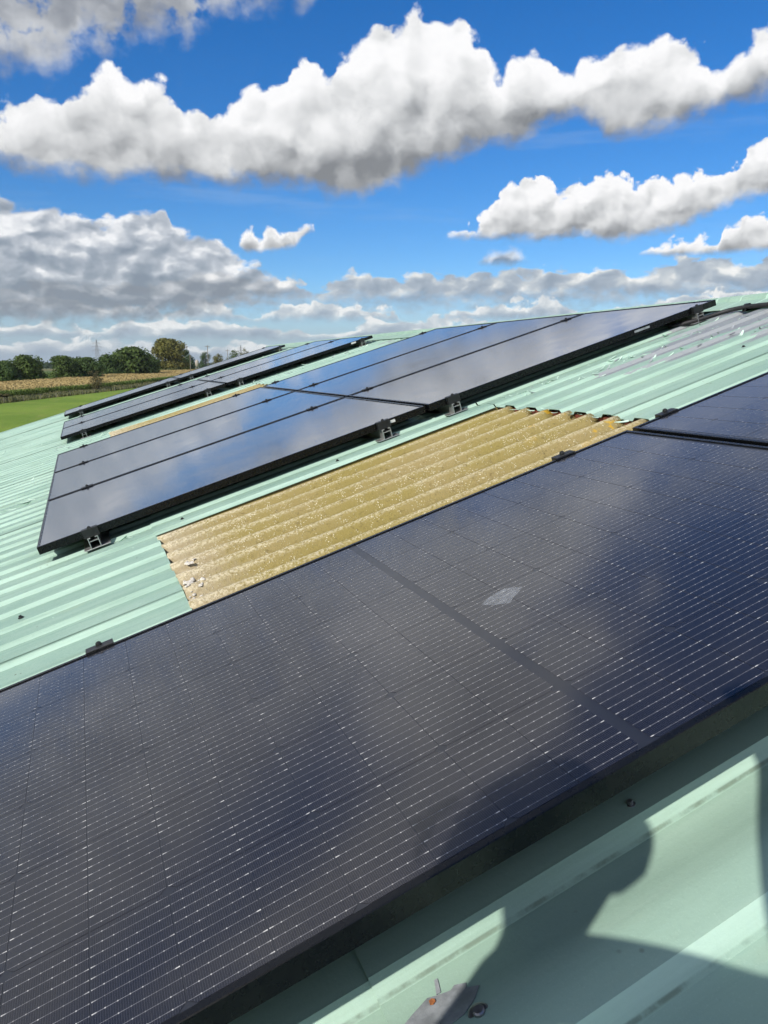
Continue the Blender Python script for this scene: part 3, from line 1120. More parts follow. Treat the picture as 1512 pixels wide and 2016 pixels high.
out_ = [(0.440, -2.555), (0.473, -2.538), (0.481, -2.534), (0.492, -2.530), (0.505, -2.525), (0.516, -2.529), (0.524, -2.532), (0.533, -2.534), (0.540, -2.530), (0.545, -2.533), (0.553, -2.537), (0.550, -2.544), (0.564, -2.552), (0.551, -2.566), (0.543, -2.572), (0.530, -2.580), (0.47, -2.585), (0.43, -2.565)]
o = sheet_patch('torn_zinc_patch', out_, 'zinc', 0.0085, 0.0012, 0.0004)
o['label'] = 'torn grey zinc patch with a rusty hole'
sheet_patch('zinc_strip', [(0.5225, -2.5085), (0.527, -2.5085), (0.522, -2.528), (0.516, -2.528)], 'zinc', 0.0085)
sheet_patch('rust_spot', [(0.5045, -2.532), (0.5085, -2.531), (0.5115, -2.534), (0.511, -2.538), (0.507, -2.540), (0.5035, -2.538)], 'rust', 0.0108)


for s, u, r in ((0.506, -0.735, 0.021), (0.472, -0.892, 0.020), (0.466, -0.762, 0.010), (0.50, -0.20, 0.016)):
    mb = MB()
    seg = 16
    V, F = [], []
    for k_ in range(seg):
        a = 2 * math.pi * k_ / seg * (0.86 if r == 0.021 else 1.0)
        j_ = 1 + 0.12 * math.sin(k_ * 2.3)
        for rr, zz in ((r * j_, 0), (r * 0.86 * j_, 0.006), (r * 0.55, 0.0065), (r * 0.46, 0.001)):
            V.append((rr * math.cos(a), rr * math.sin(a), zz))
    for k_ in range(seg if r != 0.021 else seg - 1):
        j_ = (k_ + 1) % seg
        for i in range(3):
            F.append((k_ * 4 + i, j_ * 4 + i, j_ * 4 + i + 1, k_ * 4 + i + 1))
    mb.poly(V, F)
    o = mb.build('crusted_washer', M['moss'], cem, True)
    o.location = (s, u, cem_z(u, s, CEM1) + 0.002)
mb = MB()
for i in range(46):
    s, u = 0.455 + abs(rnd.gauss(0, 0.03)), -1.04 + rnd.uniform(-0.07, 0.07)
    r = rnd.uniform(0.003, 0.008)
    mb.disc((s, u, cem_z(u, s, CEM1)), [(r, 0), (r * 0.9, r * 0.5), (r * 0.4, r * 0.8)], 6)
o = mb.build('lichen_crust', M['moss'], cem, True)
o['kind'] = 'stuff'

# ------------------------------------------------------------------ curled flakes of paint


def flake_mesh(seed, m):
    r_ = random.Random(seed)
    nx, ny = 4, 3
    L_, Wd = r_.uniform(0.030, 0.060), r_.uniform(0.012, 0.022)
    curl = r_.uniform(0.25, 0.95)
    V, F = [], []
    for i in range(nx + 1):
        t = i / nx
        a = curl * t
        x = L_ * math.sin(a) / curl
        z = L_ * (1 - math.cos(a)) / curl
        wd = Wd * (1 - 0.75 * t ** 1.5) * r_.uniform(0.75, 1.2)
        for j in range(ny + 1):
            y = (j / ny - 0.5) * wd
            V.append((x + r_.uniform(-0.002, 0.002), y, z + 0.002 * math.sin(j * 2.2 + seed)))
    for i in range(nx):
        for j in range(ny):
            a = i * (ny + 1) + j
            F.append((a, a + ny + 1, a + ny + 2, a + 1))
    mb = MB()
    mb.poly(V, F)
    return mb.mesh('paint_flake', m, True)


FL = [flake_mesh(i, M['flake']) for i in range(6)] + [flake_mesh(i + 9, M['flake_grey']) for i in range(2)]


def flake(s, u, z, sc_=1.0, rz=None, idx=None):
    me = FL[rnd.randrange(len(FL)) if idx is None else idx]
    o = inst('paint_flake', me, barn, (s, u, z), (rnd.uniform(-0.25, 0.25), rnd.uniform(-0.15, 0.12), rnd.uniform(0, 6.28) if rz is None else rz))
    o.scale = (sc_, sc_, sc_)


for i in range(15):                                  # along the top of the lichen patch
    u = -1.16 + i * 0.068 + rnd.uniform(-0.02, 0.02)
    flake(CEM1[3] + rnd.uniform(-0.012, 0.012), u, ZC - 0.004 + rnd.uniform(-0.008, 0.004), rnd.uniform(0.45, 0.85), rnd.uniform(2.2, 4.0), rnd.randrange(6))
for i in range(100):                                 # edges of the bare tongues near the ridge
    s = rnd.uniform(2.15, 3.5)
    u = -0.10 - (s - 2.0) * rnd.uniform(0.05, 0.52)
    k_ = round((u - CREST0) / PITCH)
    u = CREST0 + k_ * PITCH + rnd.choice((0.0, 0.01, 0.07, 0.04)) + rnd.uniform(-0.02, 0.02)
    flake(s, u, surf(u) + 0.006, rnd.uniform(0.4, 1.0), rnd.uniform(-0.5, 0.5) + rnd.choice((0, 3.14)))
for i in range(46):                                  # strip between the two middle blocks
    s = rnd.uniform(1.9, 3.45)
    u = rnd.uniform(4.6, 5.10)
    flake(s, u, surf(u) + 0.006, rnd.uniform(0.6, 1.3), rnd.uniform(-0.6, 0.6) + rnd.choice((0, 3.14)))
for i in range(22):
    s = rnd.uniform(-0.1, 0.50)
    u = rnd.uniform(4.6, 5.0)
    flake(s, u, surf(u) + 0.006, rnd.uniform(0.5, 1.2), rnd.uniform(-0.6, 0.6) + rnd.choice((0, 3.14)))
for i in range(30):
    s = rnd.uniform(2.2, 3.5)
    u = rnd.uniform(7.6, 9.0)
    flake(s, u, surf(u) + 0.006, rnd.uniform(0.7, 1.4), rnd.uniform(-0.6, 0.6) + rnd.choice((0, 3.14)))
for s, u in ((-0.164, 1.923), (-0.20, 1.90), (-0.13, 1.93), (-0.25, 1.88), (-0.067, 2.05), (-0.314, 1.866), (-0.21, 3.9), (-0.18, 3.9), (-0.245, 3.03), (-0.5, 5.2), (-0.75, 6.4), (-0.3, 6.0), (0.377, -0.03), (0.39, -0.05), (0.258, -0.057), (-0.9, 1.1), (-0.45, 0.6)):
    flake(s, u, surf(u) + 0.006, rnd.uniform(0.8, 1.5), rnd.uniform(-0.5, 0.5) + rnd.choice((0, 3.14)), rnd.randrange(6))
for i in range(60):                                  # specks scattered over the open sheets
    s, u = rnd.uniform(-1.2, 0.4), rnd.uniform(-1.0, 9.0)
    flake(s, u, surf(u) + 0.005, rnd.uniform(0.15, 0.40))

# ------------------------------------------------------------------ cable along the ridge
mb = MB()
pts = [(3.30, 0.06, -0.068), (3.40, -0.01, -0.068), (3.48, -0.05, -0.066), (3.545, -0.09, -0.060), (3.580, -0.16, -0.056), (3.592, -0.30, -0.054), (3.596, -0.6, -0.055), (3.594, -1.2, -0.055), (3.59, -2.6, -0.055)]
sm = []
for i in range(len(pts) - 1):
    a, b = Vector(pts[i]), Vector(pts[i + 1])
    for k_ in range(4):
        sm.append(a.lerp(b, k_ / 4))
sm.append(Vector(pts[-1]))
for _ in range(3):
    sm = [sm[0]] + [(sm[i - 1] + sm[i] * 2 + sm[i + 1]) / 4 for i in range(1, len(sm) - 1)] + [sm[-1]]
mb.tube(sm, 0.0115, 10)
ce = empty('cable', RM, 'thick black cable running along under the ridge cap', 'cable')
o = mb.build('sheath', M['rubber'], ce, True)
for u in (-0.19, -1.5):
    mb = MB()
    mb.box(-0.030, 0.030, -0.012, 0.012, ZC + 0.004 + 0.056, ZC + 0.007 + 0.056 - 0.0 + 0.0, 0.001)
    pr = [(-0.030, -0.020), (-0.018, -0.020), (-0.0155, 0.008), (-0.008, 0.0150), (0.008, 0.0150), (0.0155, 0.008), (0.018, -0.020), (0.030, -0.020), (0.030, -0.018), (0.0165, -0.018), (0.0135, 0.0068), (0.007, 0.0130), (-0.007, 0.0130), (-0.0135, 0.0068), (-0.0165, -0.018), (-0.030, -0.018)]
    mb = MB()
    mb.prism(pr, -0.012, 0.012)
    o = mb.build('saddle_clip', M['black_metal'], ce)
    o.location = (3.59, u, -0.055)

# ------------------------------------------------------------------ the person whose shadow falls on the sheets
def person():
    m_skin = plain('skin', (0.50, 0.31, 0.23), 0.55, 0, 0.08, 40)
    m_cloth = plain('work_jacket', (0.05, 0.07, 0.11), 0.85, 0, 0.25, 60, 0.2)
    m_trou = plain('work_trousers', (0.045, 0.045, 0.05), 0.9, 0, 0.25, 60, 0.2)
    m_hair = plain('hair', (0.05, 0.035, 0.025), 0.6, 0, 0.3, 200)
    m_shoe = plain('boots', (0.10, 0.065, 0.035), 0.6, 0, 0.3, 60)
    # joints in the roof frame; the photographer kneels behind and left of the phone
    Q = lambda s, u, n: RM @ Vector((s, u, n))
    top = Vector((0.155, -3.060, 1.00))
    upv = Vector((0.297, 0.0, 0.955))
    fwd = Vector((-0.60, 0.80, 0.0)).normalized()
    rgt = Vector((0.80, 0.60, 0.0)).normalized()
    D = lambda t, f=0.0, r=0.0: RM @ (top - upv * t + fwd * f + rgt * r)
    foot = RM @ Vector((-0.24, -3.12, ZC + SAG))
    e = empty('person', Matrix.Translation(foot), 'kneeling photographer in dark work clothes holding up a phone beside the foreground panel', 'person')
    J = {}
    J['pelvis'] = (D(0.83, -0.04), 0.150)
    J['waist'] = (D(0.66, -0.03), 0.135)
    J['chest'] = (D(0.46, -0.01), 0.112)
    J['neck'] = (D(0.27, 0.0), 0.052)
    J['head0'] = (D(0.20, 0.015), 0.070)
    J['head1'] = (D(0.125, 0.02), 0.082)
    J['head2'] = (D(0.065, 0.01), 0.070)
    J['sl'] = (D(0.36, 0.0, -0.185), 0.066)
    J['sr'] = (D(0.40, 0.0, 0.110), 0.060)
    J['el'] = (Q(0.05, -3.38, 0.50), 0.050)
    J['wl'] = (Q(0.28, -3.32, 0.55), 0.036)
    J['er'] = (Q(0.295, -3.270, 0.660), 0.052)
    J['wr'] = (Q(0.365, -3.170, 0.900), 0.042)
    for sgn, k_ in ((-1, 'l'), (1, 'r')):
        J['h' + k_] = (D(0.86, 0.0, sgn * 0.10), 0.105)
        s_, u_ = (-0.24 + fwd.x * 0.22 + rgt.x * sgn * 0.13, -3.12 + fwd.y * 0.22 + rgt.y * sgn * 0.13)
        J['k' + k_] = (Q(s_, u_, surf(u_) + 0.075), 0.068)
        s2, u2 = s_ - fwd.x * 0.40, u_ - fwd.y * 0.40
        J['a' + k_] = (Q(s2, u2, surf(u2) + 0.075), 0.048)
        s3, u3 = s_ - fwd.x * 0.50, u_ - fwd.y * 0.50
        J['t' + k_] = (Q(s3, u3, surf(u3) + 0.035), 0.036)
    E_ = [('pelvis', 'waist'), ('waist', 'chest'), ('chest', 'neck'), ('neck', 'head0'), ('head0', 'head1'), ('head1', 'head2'), ('chest', 'sl'), ('chest', 'sr'), ('sl', 'el'), ('el', 'wl'), ('sr', 'er'), ('er', 'wr')]
    for k_ in 'lr':
        E_ += [('pelvis', 'h' + k_), ('h' + k_, 'k' + k_), ('k' + k_, 'a' + k_), ('a' + k_, 't' + k_)]
    # hands: palm and five fingers
    for k_ in 'lr':
        w_ = J['w' + k_][0]
        d = (w_ - J['e' + k_][0]).normalized()
        sd = d.cross(Vector((1, 0.2, 0))).normalized()
        pm = w_ + d * 0.06
        J['p' + k_] = (pm, 0.033)
        E_.append(('w' + k_, 'p' + k_))
        for q in range(4):
            off = (q - 1.5) * 0.021
            b0 = pm + d * 0.03 + sd * off
            ln = (0.062, 0.075, 0.070, 0.055)[q]
            bend = d.cross(sd) * 0.35
            J['f%s%d0' % (k_, q)] = (b0, 0.010)
            J['f%s%d1' % (k_, q)] = (b0 + (d + bend * 0.4).normalized() * ln * 0.55, 0.009)
            J['f%s%d2' % (k_, q)] = (b0 + (d + bend * 0.4).normalized() * ln * 0.55 + (d * 0.6 + bend * 2).normalized() * ln * 0.5, 0.008)
            E_ += [('p' + k_, 'f%s%d0' % (k_, q)), ('f%s%d0' % (k_, q), 'f%s%d1' % (k_, q)), ('f%s%d1' % (k_, q), 'f%s%d2' % (k_, q))]
        t0 = pm - d * 0.02 - sd * 0.035
        J['th%s0' % k_] = (t0, 0.012)
        J['th%s1' % k_] = (t0 + (d - sd).normalized() * 0.05, 0.010)
        E_ += [('p' + k_, 'th%s0' % k_), ('th%s0' % k_, 'th%s1' % k_)]
    names = list(J)
    me = bpy.data.meshes.new('body')
    me.from_pydata([tuple(J[n][0] - foot) for n in names], [(names.index(a), names.index(b)) for a, b in E_], [])
    for m_ in (m_cloth, m_skin, m_trou, m_shoe, m_hair):
        me.materials.append(m_)
    o = bpy.data.objects.new('body', me)
    link(o, e)
    sk = o.modifiers.new('skin', 'SKIN')
    sk.use_smooth_shade = True
    for i, n in enumerate(names):
        v = me.skin_vertices[0].data[i]
        r_ = J[n][1]
        v.radius = (r_, r_ * (0.72 if n in ('pelvis', 'waist', 'chest') else 1.0))
        v.use_root = (n == 'pelvis')
    ss = o.modifiers.new('sub', 'SUBSURF')
    ss.levels = 2
    ss.render_levels = 2
    dg = bpy.context.evaluated_depsgraph_get()
    ev = o.evaluated_get(dg)
    nm = bpy.data.meshes.new_from_object(ev)
    o.modifiers.clear()
    o.data = nm
    if not nm.materials:
        for m_ in (m_cloth, m_skin, m_trou, m_shoe, m_hair):
            nm.materials.append(m_)
    nz = (J['neck'][0] - foot).z
    wl, wr = J['wl'][0] - foot, J['wr'][0] - foot
    hz = (J['head1'][0] - foot)
    for p in nm.polygons:
        c = p.center
        i = 0
        if (c - wl).length < 0.20 and (c - (J['er'][0] - foot)).length > 0.13 and (c - wl).dot((J['wl'][0] - J['el'][0]).normalized()) > 0.0:
            i = 1
        elif (c - wr).length < 0.20 and (c - wr).dot((J['wr'][0] - J['er'][0]).normalized()) > 0.0:
            i = 1
        elif c.z > nz + 0.01 and abs(c.x - hz.x) < 0.14 and abs(c.y - hz.y) < 0.14:
            i = 1
        elif (c - (J['al'][0] - foot)).length < 0.16 or (c - (J['ar'][0] - foot)).length < 0.16:
            i = 3
        elif c.z < 0.40:
            i = 2
        p.material_index = i
    # head details: hair cap, nose, ears, eyes, mouth
    hc0 = hz + Vector((0, 0, 0.01))
    hc = Vector((0, 0, 0))
    hrot = (0, 0, math.atan2(0.60, 0.80))
    mb = MB()
    seg, rings = 16, 8
    V, F = [], []
    for i in range(rings + 1):
        a = math.pi * 0.56 * i / rings
        for k_ in range(seg):
            b = 2 * math.pi * k_ / seg
            rr = 0.086 + 0.004 * math.sin(5 * b + i)
            V.append(hc + Vector((rr * 0.88 * math.sin(a) * math.cos(b), -0.018 + rr * math.sin(a) * math.sin(b) * 0.98, 0.015 + rr * 1.05 * math.cos(a))))
    for i in range(rings):
        for k_ in range(seg):
            j_ = (k_ + 1) % seg
            F.append((i * seg + k_, i * seg + j_, (i + 1) * seg + j_, (i + 1) * seg + k_))
    mb.poly(V, F)
    hp_ = mb.build('hair', m_hair, e, True)
    hp_.location = hc0
    hp_.rotation_euler = hrot
    mb = MB()
    mb.tube([hc + Vector((0, 0.090, 0.01)), hc + Vector((0, 0.106, -0.02)), hc + Vector((0, 0.114, -0.037)), hc + Vector((0, 0.094, -0.045))], [0.008, 0.011, 0.014, 0.009], 8)
    hp_ = mb.build('nose', m_skin, e, True)
    hp_.location = hc0
    hp_.rotation_euler = hrot
    for sgn in (-1, 1):
        mb = MB()
        mb.tube([hc + Vector((sgn * 0.092, 0.0, 0.02)), hc + Vector((sgn * 0.102, -0.004, 0.0)), hc + Vector((sgn * 0.094, 0.002, -0.035))], [0.010, 0.018, 0.008], 8)
        hp_ = mb.build('ear', m_skin, e, True)
        hp_.location = hc0
        hp_.rotation_euler = hrot
        mb = MB()
        mb.disc((0, 0, 0), [(0.010, 0), (0.008, 0.003), (0.003, 0.0045)], 10)
        q = mb.build('eye', M['rubber'], e, True)
        q.location = hc0 + Matrix.Rotation(hrot[2], 3, 'Z') @ Vector((sgn * 0.030, 0.074, 0.008))
        q.rotation_euler = (R(-90), 0, hrot[2])
    mb = MB()
    mb.tube([hc + Vector((-0.026, 0.086, -0.068)), hc + Vector((0, 0.094, -0.068)), hc + Vector((0.026, 0.086, -0.068))], [0.003, 0.006, 0.003], 6)
    hp_ = mb.build('mouth', plain('lips', (0.42, 0.18, 0.15), 0.5), e, True)
    hp_.location = hc0
    hp_.rotation_euler = hrot



person()
# the phone in the photographer's hand, just behind the lens
fwdc = (cam.rotation_euler.to_matrix() @ Vector((0, 0, -1))).normalized()
ph = empty('phone', Matrix.Translation(CAM - fwdc * 0.016 + Vector((0, 0, 0.0))) @ cam.rotation_euler.to_matrix().to_4x4(), 'black phone held up by the kneeling photographer', 'phone')
mb = MB()
mb.box(-0.025, 0.047, -0.120, 0.027, 0.0, 0.008, 0.0015)
mb.build('body', M['rubber'], ph)
mb = MB()
mb.box(-0.022, 0.044, -0.117, 0.024, 0.0081, 0.0088)
mb.build('screen', M['glass'], ph)

# ------------------------------------------------------------------ land around the barn
def rise(x, y):
    d = math.hypot(x - CAM.x, y - CAM.y)
    t = min(1, max(0, (d - 230) / 390))
    return 3.2 * t * t * (3 - 2 * t)


def at(az, d, z=None):
    x = CAM.x + d * math.sin(R(az))
    y = CAM.y + d * math.cos(R(az))
    return Vector((x, y, rise(x, y) if z is None else z))


def land_mats():
    m, N, b = mat('pasture')
    P = N.n('TexCoord').outputs['Object']
    f = N.noise(P, 0.045, 6, 0.6)
    g = N.noise(P, 1.4, 5, 0.65)
    h = N.noise(N.vm('MULTIPLY', P, (1.0, 0.25, 1.0)), 0.25, 4, 0.6)
    c = N.mix(N.step(f, 0.35, 0.65), (0.140, 0.230, 0.026), (0.200, 0.290, 0.038))
    c = N.mix(N.mul(N.step(g, 0.46, 0.70), 0.65), c, (0.085, 0.155, 0.020))
    c = N.mix(N.mul(N.step(h, 0.48, 0.72), 0.6), c, (0.230, 0.265, 0.055))
    sp = N.n('SeparateXYZ')
    N.put(sp.inputs[0], P)
    # other fields further out
    vo = N.voro(N.vm('ADD', P, N.vm('SCALE', N.noise(P, 0.004, 2, 0.5, out=1), scale=60)), 0.0035, out='Color')
    fc = N.ramp(vo, [(0.0, (0.06, 0.10, 0.03)), (0.4, (0.09, 0.13, 0.04)), (0.7, (0.20, 0.17, 0.08)), (1.0, (0.07, 0.11, 0.035))])
    far = N.step(N.vm('LENGTH', P) if False else N.m('SQRT', N.add(N.mul(sp.outputs[0], sp.outputs[0]), N.mul(sp.outputs[1], sp.outputs[1]))), 330, 700)
    c = N.mix(far, c, fc)
    N.put(b.inputs['Base Color'], c)
    b.inputs['Roughness'].default_value = 0.95
    b.inputs['Specular IOR Level'].default_value = 0.2
    bp = N.n('Bump')
    bp.inputs['Strength'].default_value = 0.6
    bp.inputs['Distance'].default_value = 0.25
    N.put(bp.inputs['Height'], g)
    N.put(b.inputs['Normal'], bp.outputs[0])
    M['pasture'] = m

    def leaf(name, c1, c2, c3, scale=0.35):
        m, N, b = mat(name)
        P = N.n('NewGeometry').outputs['Position']
        f = N.noise(P, scale, 4, 0.6)
        g = N.noise(P, scale * 7, 2, 0.6)
        c = N.mix(N.step(f, 0.32, 0.68), c1, c2)
        c = N.mix(N.mul(N.step(g, 0.5, 0.75), 0.6), c, c3)
        N.put(b.inputs['Base Color'], c)
        b.inputs['Roughness'].default_value = 0.75
        b.inputs['Specular IOR Level'].default_value = 0.25
        tl = N.n('BsdfTranslucent')
        N.put(tl.inputs[0], c)
        mx = N.n('MixShader')
        mx.inputs[0].default_value = 0.22
        N.t.links.new(b.outputs[0], mx.inputs[1])
        N.t.links.new(tl.outputs[0], mx.inputs[2])
        N.t.links.new(mx.outputs[0], N.t.nodes['Material Output'].inputs[0])
        return m
    M['oak'] = leaf('oak_leaves', (0.056, 0.098, 0.026), (0.105, 0.155, 0.036), (0.145, 0.175, 0.046))
    M['oak2'] = leaf('dark_leaves', (0.046, 0.088, 0.026), (0.084, 0.135, 0.036), (0.118, 0.150, 0.044))
    M['gold'] = leaf('turning_leaves', (0.120, 0.130, 0.034), (0.185, 0.172, 0.042), (0.215, 0.175, 0.050))
    M['thorn'] = leaf('thorn_leaves', (0.100, 0.095, 0.040), (0.150, 0.135, 0.060), (0.120, 0.090, 0.050), 0.8)
    M['corn'] = leaf('corn_leaves', (0.115, 0.190, 0.040), (0.190, 0.260, 0.060), (0.270, 0.260, 0.085), 0.6)
    M['tassel'] = leaf('corn_tassels', (0.400, 0.305, 0.130), (0.520, 0.415, 0.200), (0.320, 0.250, 0.110), 0.08)
    M['rough'] = leaf('rough_grass', (0.120, 0.125, 0.050), (0.190, 0.185, 0.085), (0.085, 0.105, 0.040), 0.5)
    M['wood'] = leaf('far_wood_leaves', (0.030, 0.055, 0.025), (0.050, 0.080, 0.035), (0.060, 0.080, 0.035), 0.03)
    M['bark'] = plain('bark', (0.075, 0.060, 0.045), 0.95, 0, 0.3, 3, 0.5)
    M['post'] = plain('weathered_post', (0.20, 0.18, 0.15), 0.9, 0, 0.2, 8)
    M['galv'] = plain('galvanised_lattice', (0.36, 0.37, 0.38), 0.6, 0.3, 0.1, 5)
    M['hill'] = plain('hill_land', (0.060, 0.085, 0.040), 0.95, 0, 0.3, 0.002)


land_mats()

# ground: one sheet to the horizon, a gentle rise beyond the pasture
radii = [0, 30, 60, 100, 140, 180, 220, 260, 300, 340, 380, 420, 460, 500, 560, 640, 800, 1100, 1600, 2400, 4000, 7000, 12000, 20000]
seg = 96
V, F = [(CAM.x, CAM.y, 0)], []
for r_ in radii[1:]:
    for k in range(seg):
        a = 2 * math.pi * k / seg
        x, y = CAM.x + r_ * math.cos(a), CAM.y + r_ * math.sin(a)
        V.append((x, y, rise(x, y)))
for k in range(seg):
    F.append((0, 1 + k, 1 + (k + 1) % seg))
for i in range(len(radii) - 2):
    for k in range(seg):
        j = (k + 1) % seg
        F.append((1 + i * seg + k, 1 + (i + 1) * seg + k, 1 + (i + 1) * seg + j, 1 + i * seg + j))
mb = MB()
mb.poly(V, F)
tag(mb.build('ground', M['pasture'], None, True), 'flat green farmland below the barn', None, None, 'structure')

# hills on the horizon
mb = MB()
V, F = [], []
n = 160
for i in range(n + 1):
    az = -60 + 140 * i / n
    d = 11000
    h = 40 + 45 * mnoise.noise(Vector((az * 0.11, 3.3, 0))) + 12 * mnoise.noise(Vector((az * 0.6, 1, 0)))
    p = at(az, d, 3.0)
    q = at(az, d + 900, 3.2 + max(5, h))
    r_ = at(az, d + 2600, 3.0)
    V += [p, q, r_]
for i in range(n):
    a = i * 3
    F += [(a, a + 3, a + 4, a + 1), (a + 1, a + 4, a + 5, a + 2)]
mb.poly(V, F)
tag(mb.build('hills', M['hill'], None, True), 'low blue hills on the horizon', None, None, 'structure')


def leaf_quads(mb, c, n, rad, size, r_, flat=1.0):
    """n leaf clumps through an ellipsoid about c"""
    for _ in range(n):
        while True:
            p = Vector((r_.uniform(-1, 1), r_.uniform(-1, 1), r_.uniform(-1, 1)))
            l = p.length
            if 0.35 < l < 1.0:
                break
        p = p * (0.55 + 0.45 * l) if l < 0.8 else p
        q = Vector((c[0] + p.x * rad[0], c[1] + p.y * rad[1], c[2] + p.z * rad[2]))
        nr = (Vector((p.x, p.y, p.z + 0.25)).normalized() + Vector((r_.uniform(-1, 1), r_.uniform(-1, 1), r_.uniform(-1, 1))) * 0.75).normalized()
        a = nr.cross(Vector((r_.uniform(-1, 1), r_.uniform(-1, 1), r_.uniform(-1, 1)))).normalized()
        b = nr.cross(a)
        s = size * r_.uniform(0.6, 1.3)
        mb.face([q - a * s, q + b * s * 0.6, q + a * s, q - b * s * 0.7])


def tree(name, az, d, height, width, mk, label, group, seed, lobes=11, per=330, leaf=0.34, trunk=0.28):
    r_ = random.Random(seed)
    base = at(az, d)
    e = empty(name, Matrix.Translation(base), label, 'tree', group)
    t = MB()
    tw = max(0.16, width * 0.035)
    pts = [(0, 0, -0.2), (0.05, 0, height * 0.12), (0.1 * tw, 0.05, height * 0.3), (0.1, -0.1, height * 0.62)]
    t.tube(pts, [tw * 1.35, tw, tw * 0.85, tw * 0.3], 8)
    for i in range(6):
        a = i * 1.05 + r_.uniform(0, 0.5)
        h0 = height * r_.uniform(0.22, 0.45)
        L_ = width * r_.uniform(0.28, 0.42)
        t.tube([(0, 0, h0), (math.cos(a) * L_ * 0.5, math.sin(a) * L_ * 0.5, h0 + height * 0.12), (math.cos(a) * L_, math.sin(a) * L_, h0 + height * r_.uniform(0.2, 0.32))], [tw * 0.5, tw * 0.3, tw * 0.1], 6)
    t.build('trunk', M['bark'], e, True)
    c = MB()
    for i in range(lobes):
        a = r_.uniform(0, 6.283)
        zz = r_.uniform(0.30, 0.84)
        rr = width * 0.5 * (0.72 * math.sqrt(max(0.05, 1 - ((zz - 0.45) / 0.55) ** 2))) * math.sqrt(r_.uniform(0.15, 1))
        lr = width * r_.uniform(0.15, 0.24)
        leaf_quads(c, (rr * math.cos(a), rr * math.sin(a), height * zz), per, (lr, lr, min(lr * 0.85, height * (1 - zz) * 0.95 + 0.3)), leaf, r_)
    for i in range(7):
        a = i * 0.9 + r_.uniform(0, 0.4)
        lr = width * 0.17
        leaf_quads(c, (width * 0.33 * math.cos(a), width * 0.33 * math.sin(a), height * 0.22), per // 2, (lr, lr, height * 0.16), leaf, r_)
    leaf_quads(c, (0, 0, height * 0.55), per * 2, (width * 0.36, width * 0.36, height * 0.40), leaf, r_)
    leaf_quads(c, (width * 0.04, 0, height * 0.88), per, (width * 0.17, width * 0.17, height * 0.115), leaf, r_)
    c.build('crown', M[mk], e)
    return e


def zt(ypx, d):
    """height above ground of a point seen at the given height of the photograph, d metres away"""
    return CAM.z + (720 - ypx) / 1477.5 * d


def azx(xpx):
    return 21.836 + math.degrees(math.atan((xpx - 756) / (1477.5 / math.cos(R(11.034)))))


TG = 'trees along the far side of the corn field'
TREES = [
    (6, 711, 34, 335, 'oak2', 'dark leafy tree at the left edge beyond the corn'),
    (47, 702, 37, 340, 'oak', 'rounded green tree near the left edge beyond the corn'),
    (128, 702, 29, 365, 'oak', 'left one of two joined green trees behind the corn field'),
    (170, 704, 30, 372, 'oak2', 'right one of two joined green trees behind the corn field'),
    (222, 700, 26, 430, 'oak2', 'low dark tree left of the broad oak behind the corn'),
    (256, 686, 48, 440, 'oak', 'broad dark green oak in the middle of the tree line'),
    (296, 700, 18, 460, 'oak2', 'small dark tree between the broad oak and the golden tree'),
    (335, 670, 36, 560, 'gold', 'tall rounded tree turning yellow green above the corn'),
    (366, 690, 17, 600, 'oak2', 'narrow dark tree tucked behind the yellowing tree'),
    (405, 693, 12, 900, 'oak2', 'small far tree left of the tall utility pole'),
    (430, 697, 14, 950, 'gold', 'pale brownish far tree right of the tall utility pole'),
    (460, 689, 14, 980, 'oak', 'far green tree just above the thin panel strip'),
    (482, 686, 11, 1000, 'gold', 'far brownish tree rightmost above the panel strip'),
]
for i, (x, y, hw, d, mk, lab) in enumerate(TREES):
    az = azx(x)
    p = at(az, d)
    h = zt(y, d) - p.z
    w = 2 * hw / 1477.5 * d * 1.05
    per = 330 if d < 700 else 120
    tree('tree', az, d, h, w, mk, lab, TG, 100 + i, lobes=13, per=per, leaf=max(0.33, w * 0.030))

# hedgerow and far wood: one mass each
r_ = random.Random(5)
mb = MB()
for i in range(95):
    t = i / 94
    az = -8 + 17.5 * t
    d = 348 + 250 * t ** 1.4 + r_.uniform(-4, 4)
    p = at(az, d)
    leaf_quads(mb, (p.x, p.y, p.z + 1.7), 90, (2.6, 2.6, r_.uniform(1.6, 2.6)), 0.34, r_)
tag(mb.build('hedgerow', M['oak2']), 'low dark hedge behind the corn field', 'hedge', None, 'stuff')
mb = MB()
for i in range(420):
    az = -9 + 24 * i / 419
    d = r_.choice((1300, 1700, 2300)) + r_.uniform(-120, 120)
    p = at(az, d)
    hh = r_.uniform(6, 13) * (1.25 if d > 2000 else 1.0)
    leaf_quads(mb, (p.x, p.y, p.z + hh * 0.5), 34, (hh * 0.9, hh * 0.9, hh * 0.52), hh * 0.17, r_)
tag(mb.build('far_wood', M['wood']), 'distant dark woods along the horizon', 'wood', None, 'stuff')

# corn: dense front rows with leaves, then a carpet of tassels running back
FL_, FR_ = Vector((-17.4 - 22, 203.3 - 64)), Vector((32.3 + 45, 348.5 + 131))
BL_, BR_ = Vector((-25.6 - 18, 299 - 56)), Vector((77.7 + 20, 615 + 60))
FL_, FR_, BL_, BR_ = [v + Vector((CAM.x, CAM.y)) for v in (FL_, FR_, BL_, BR_)]


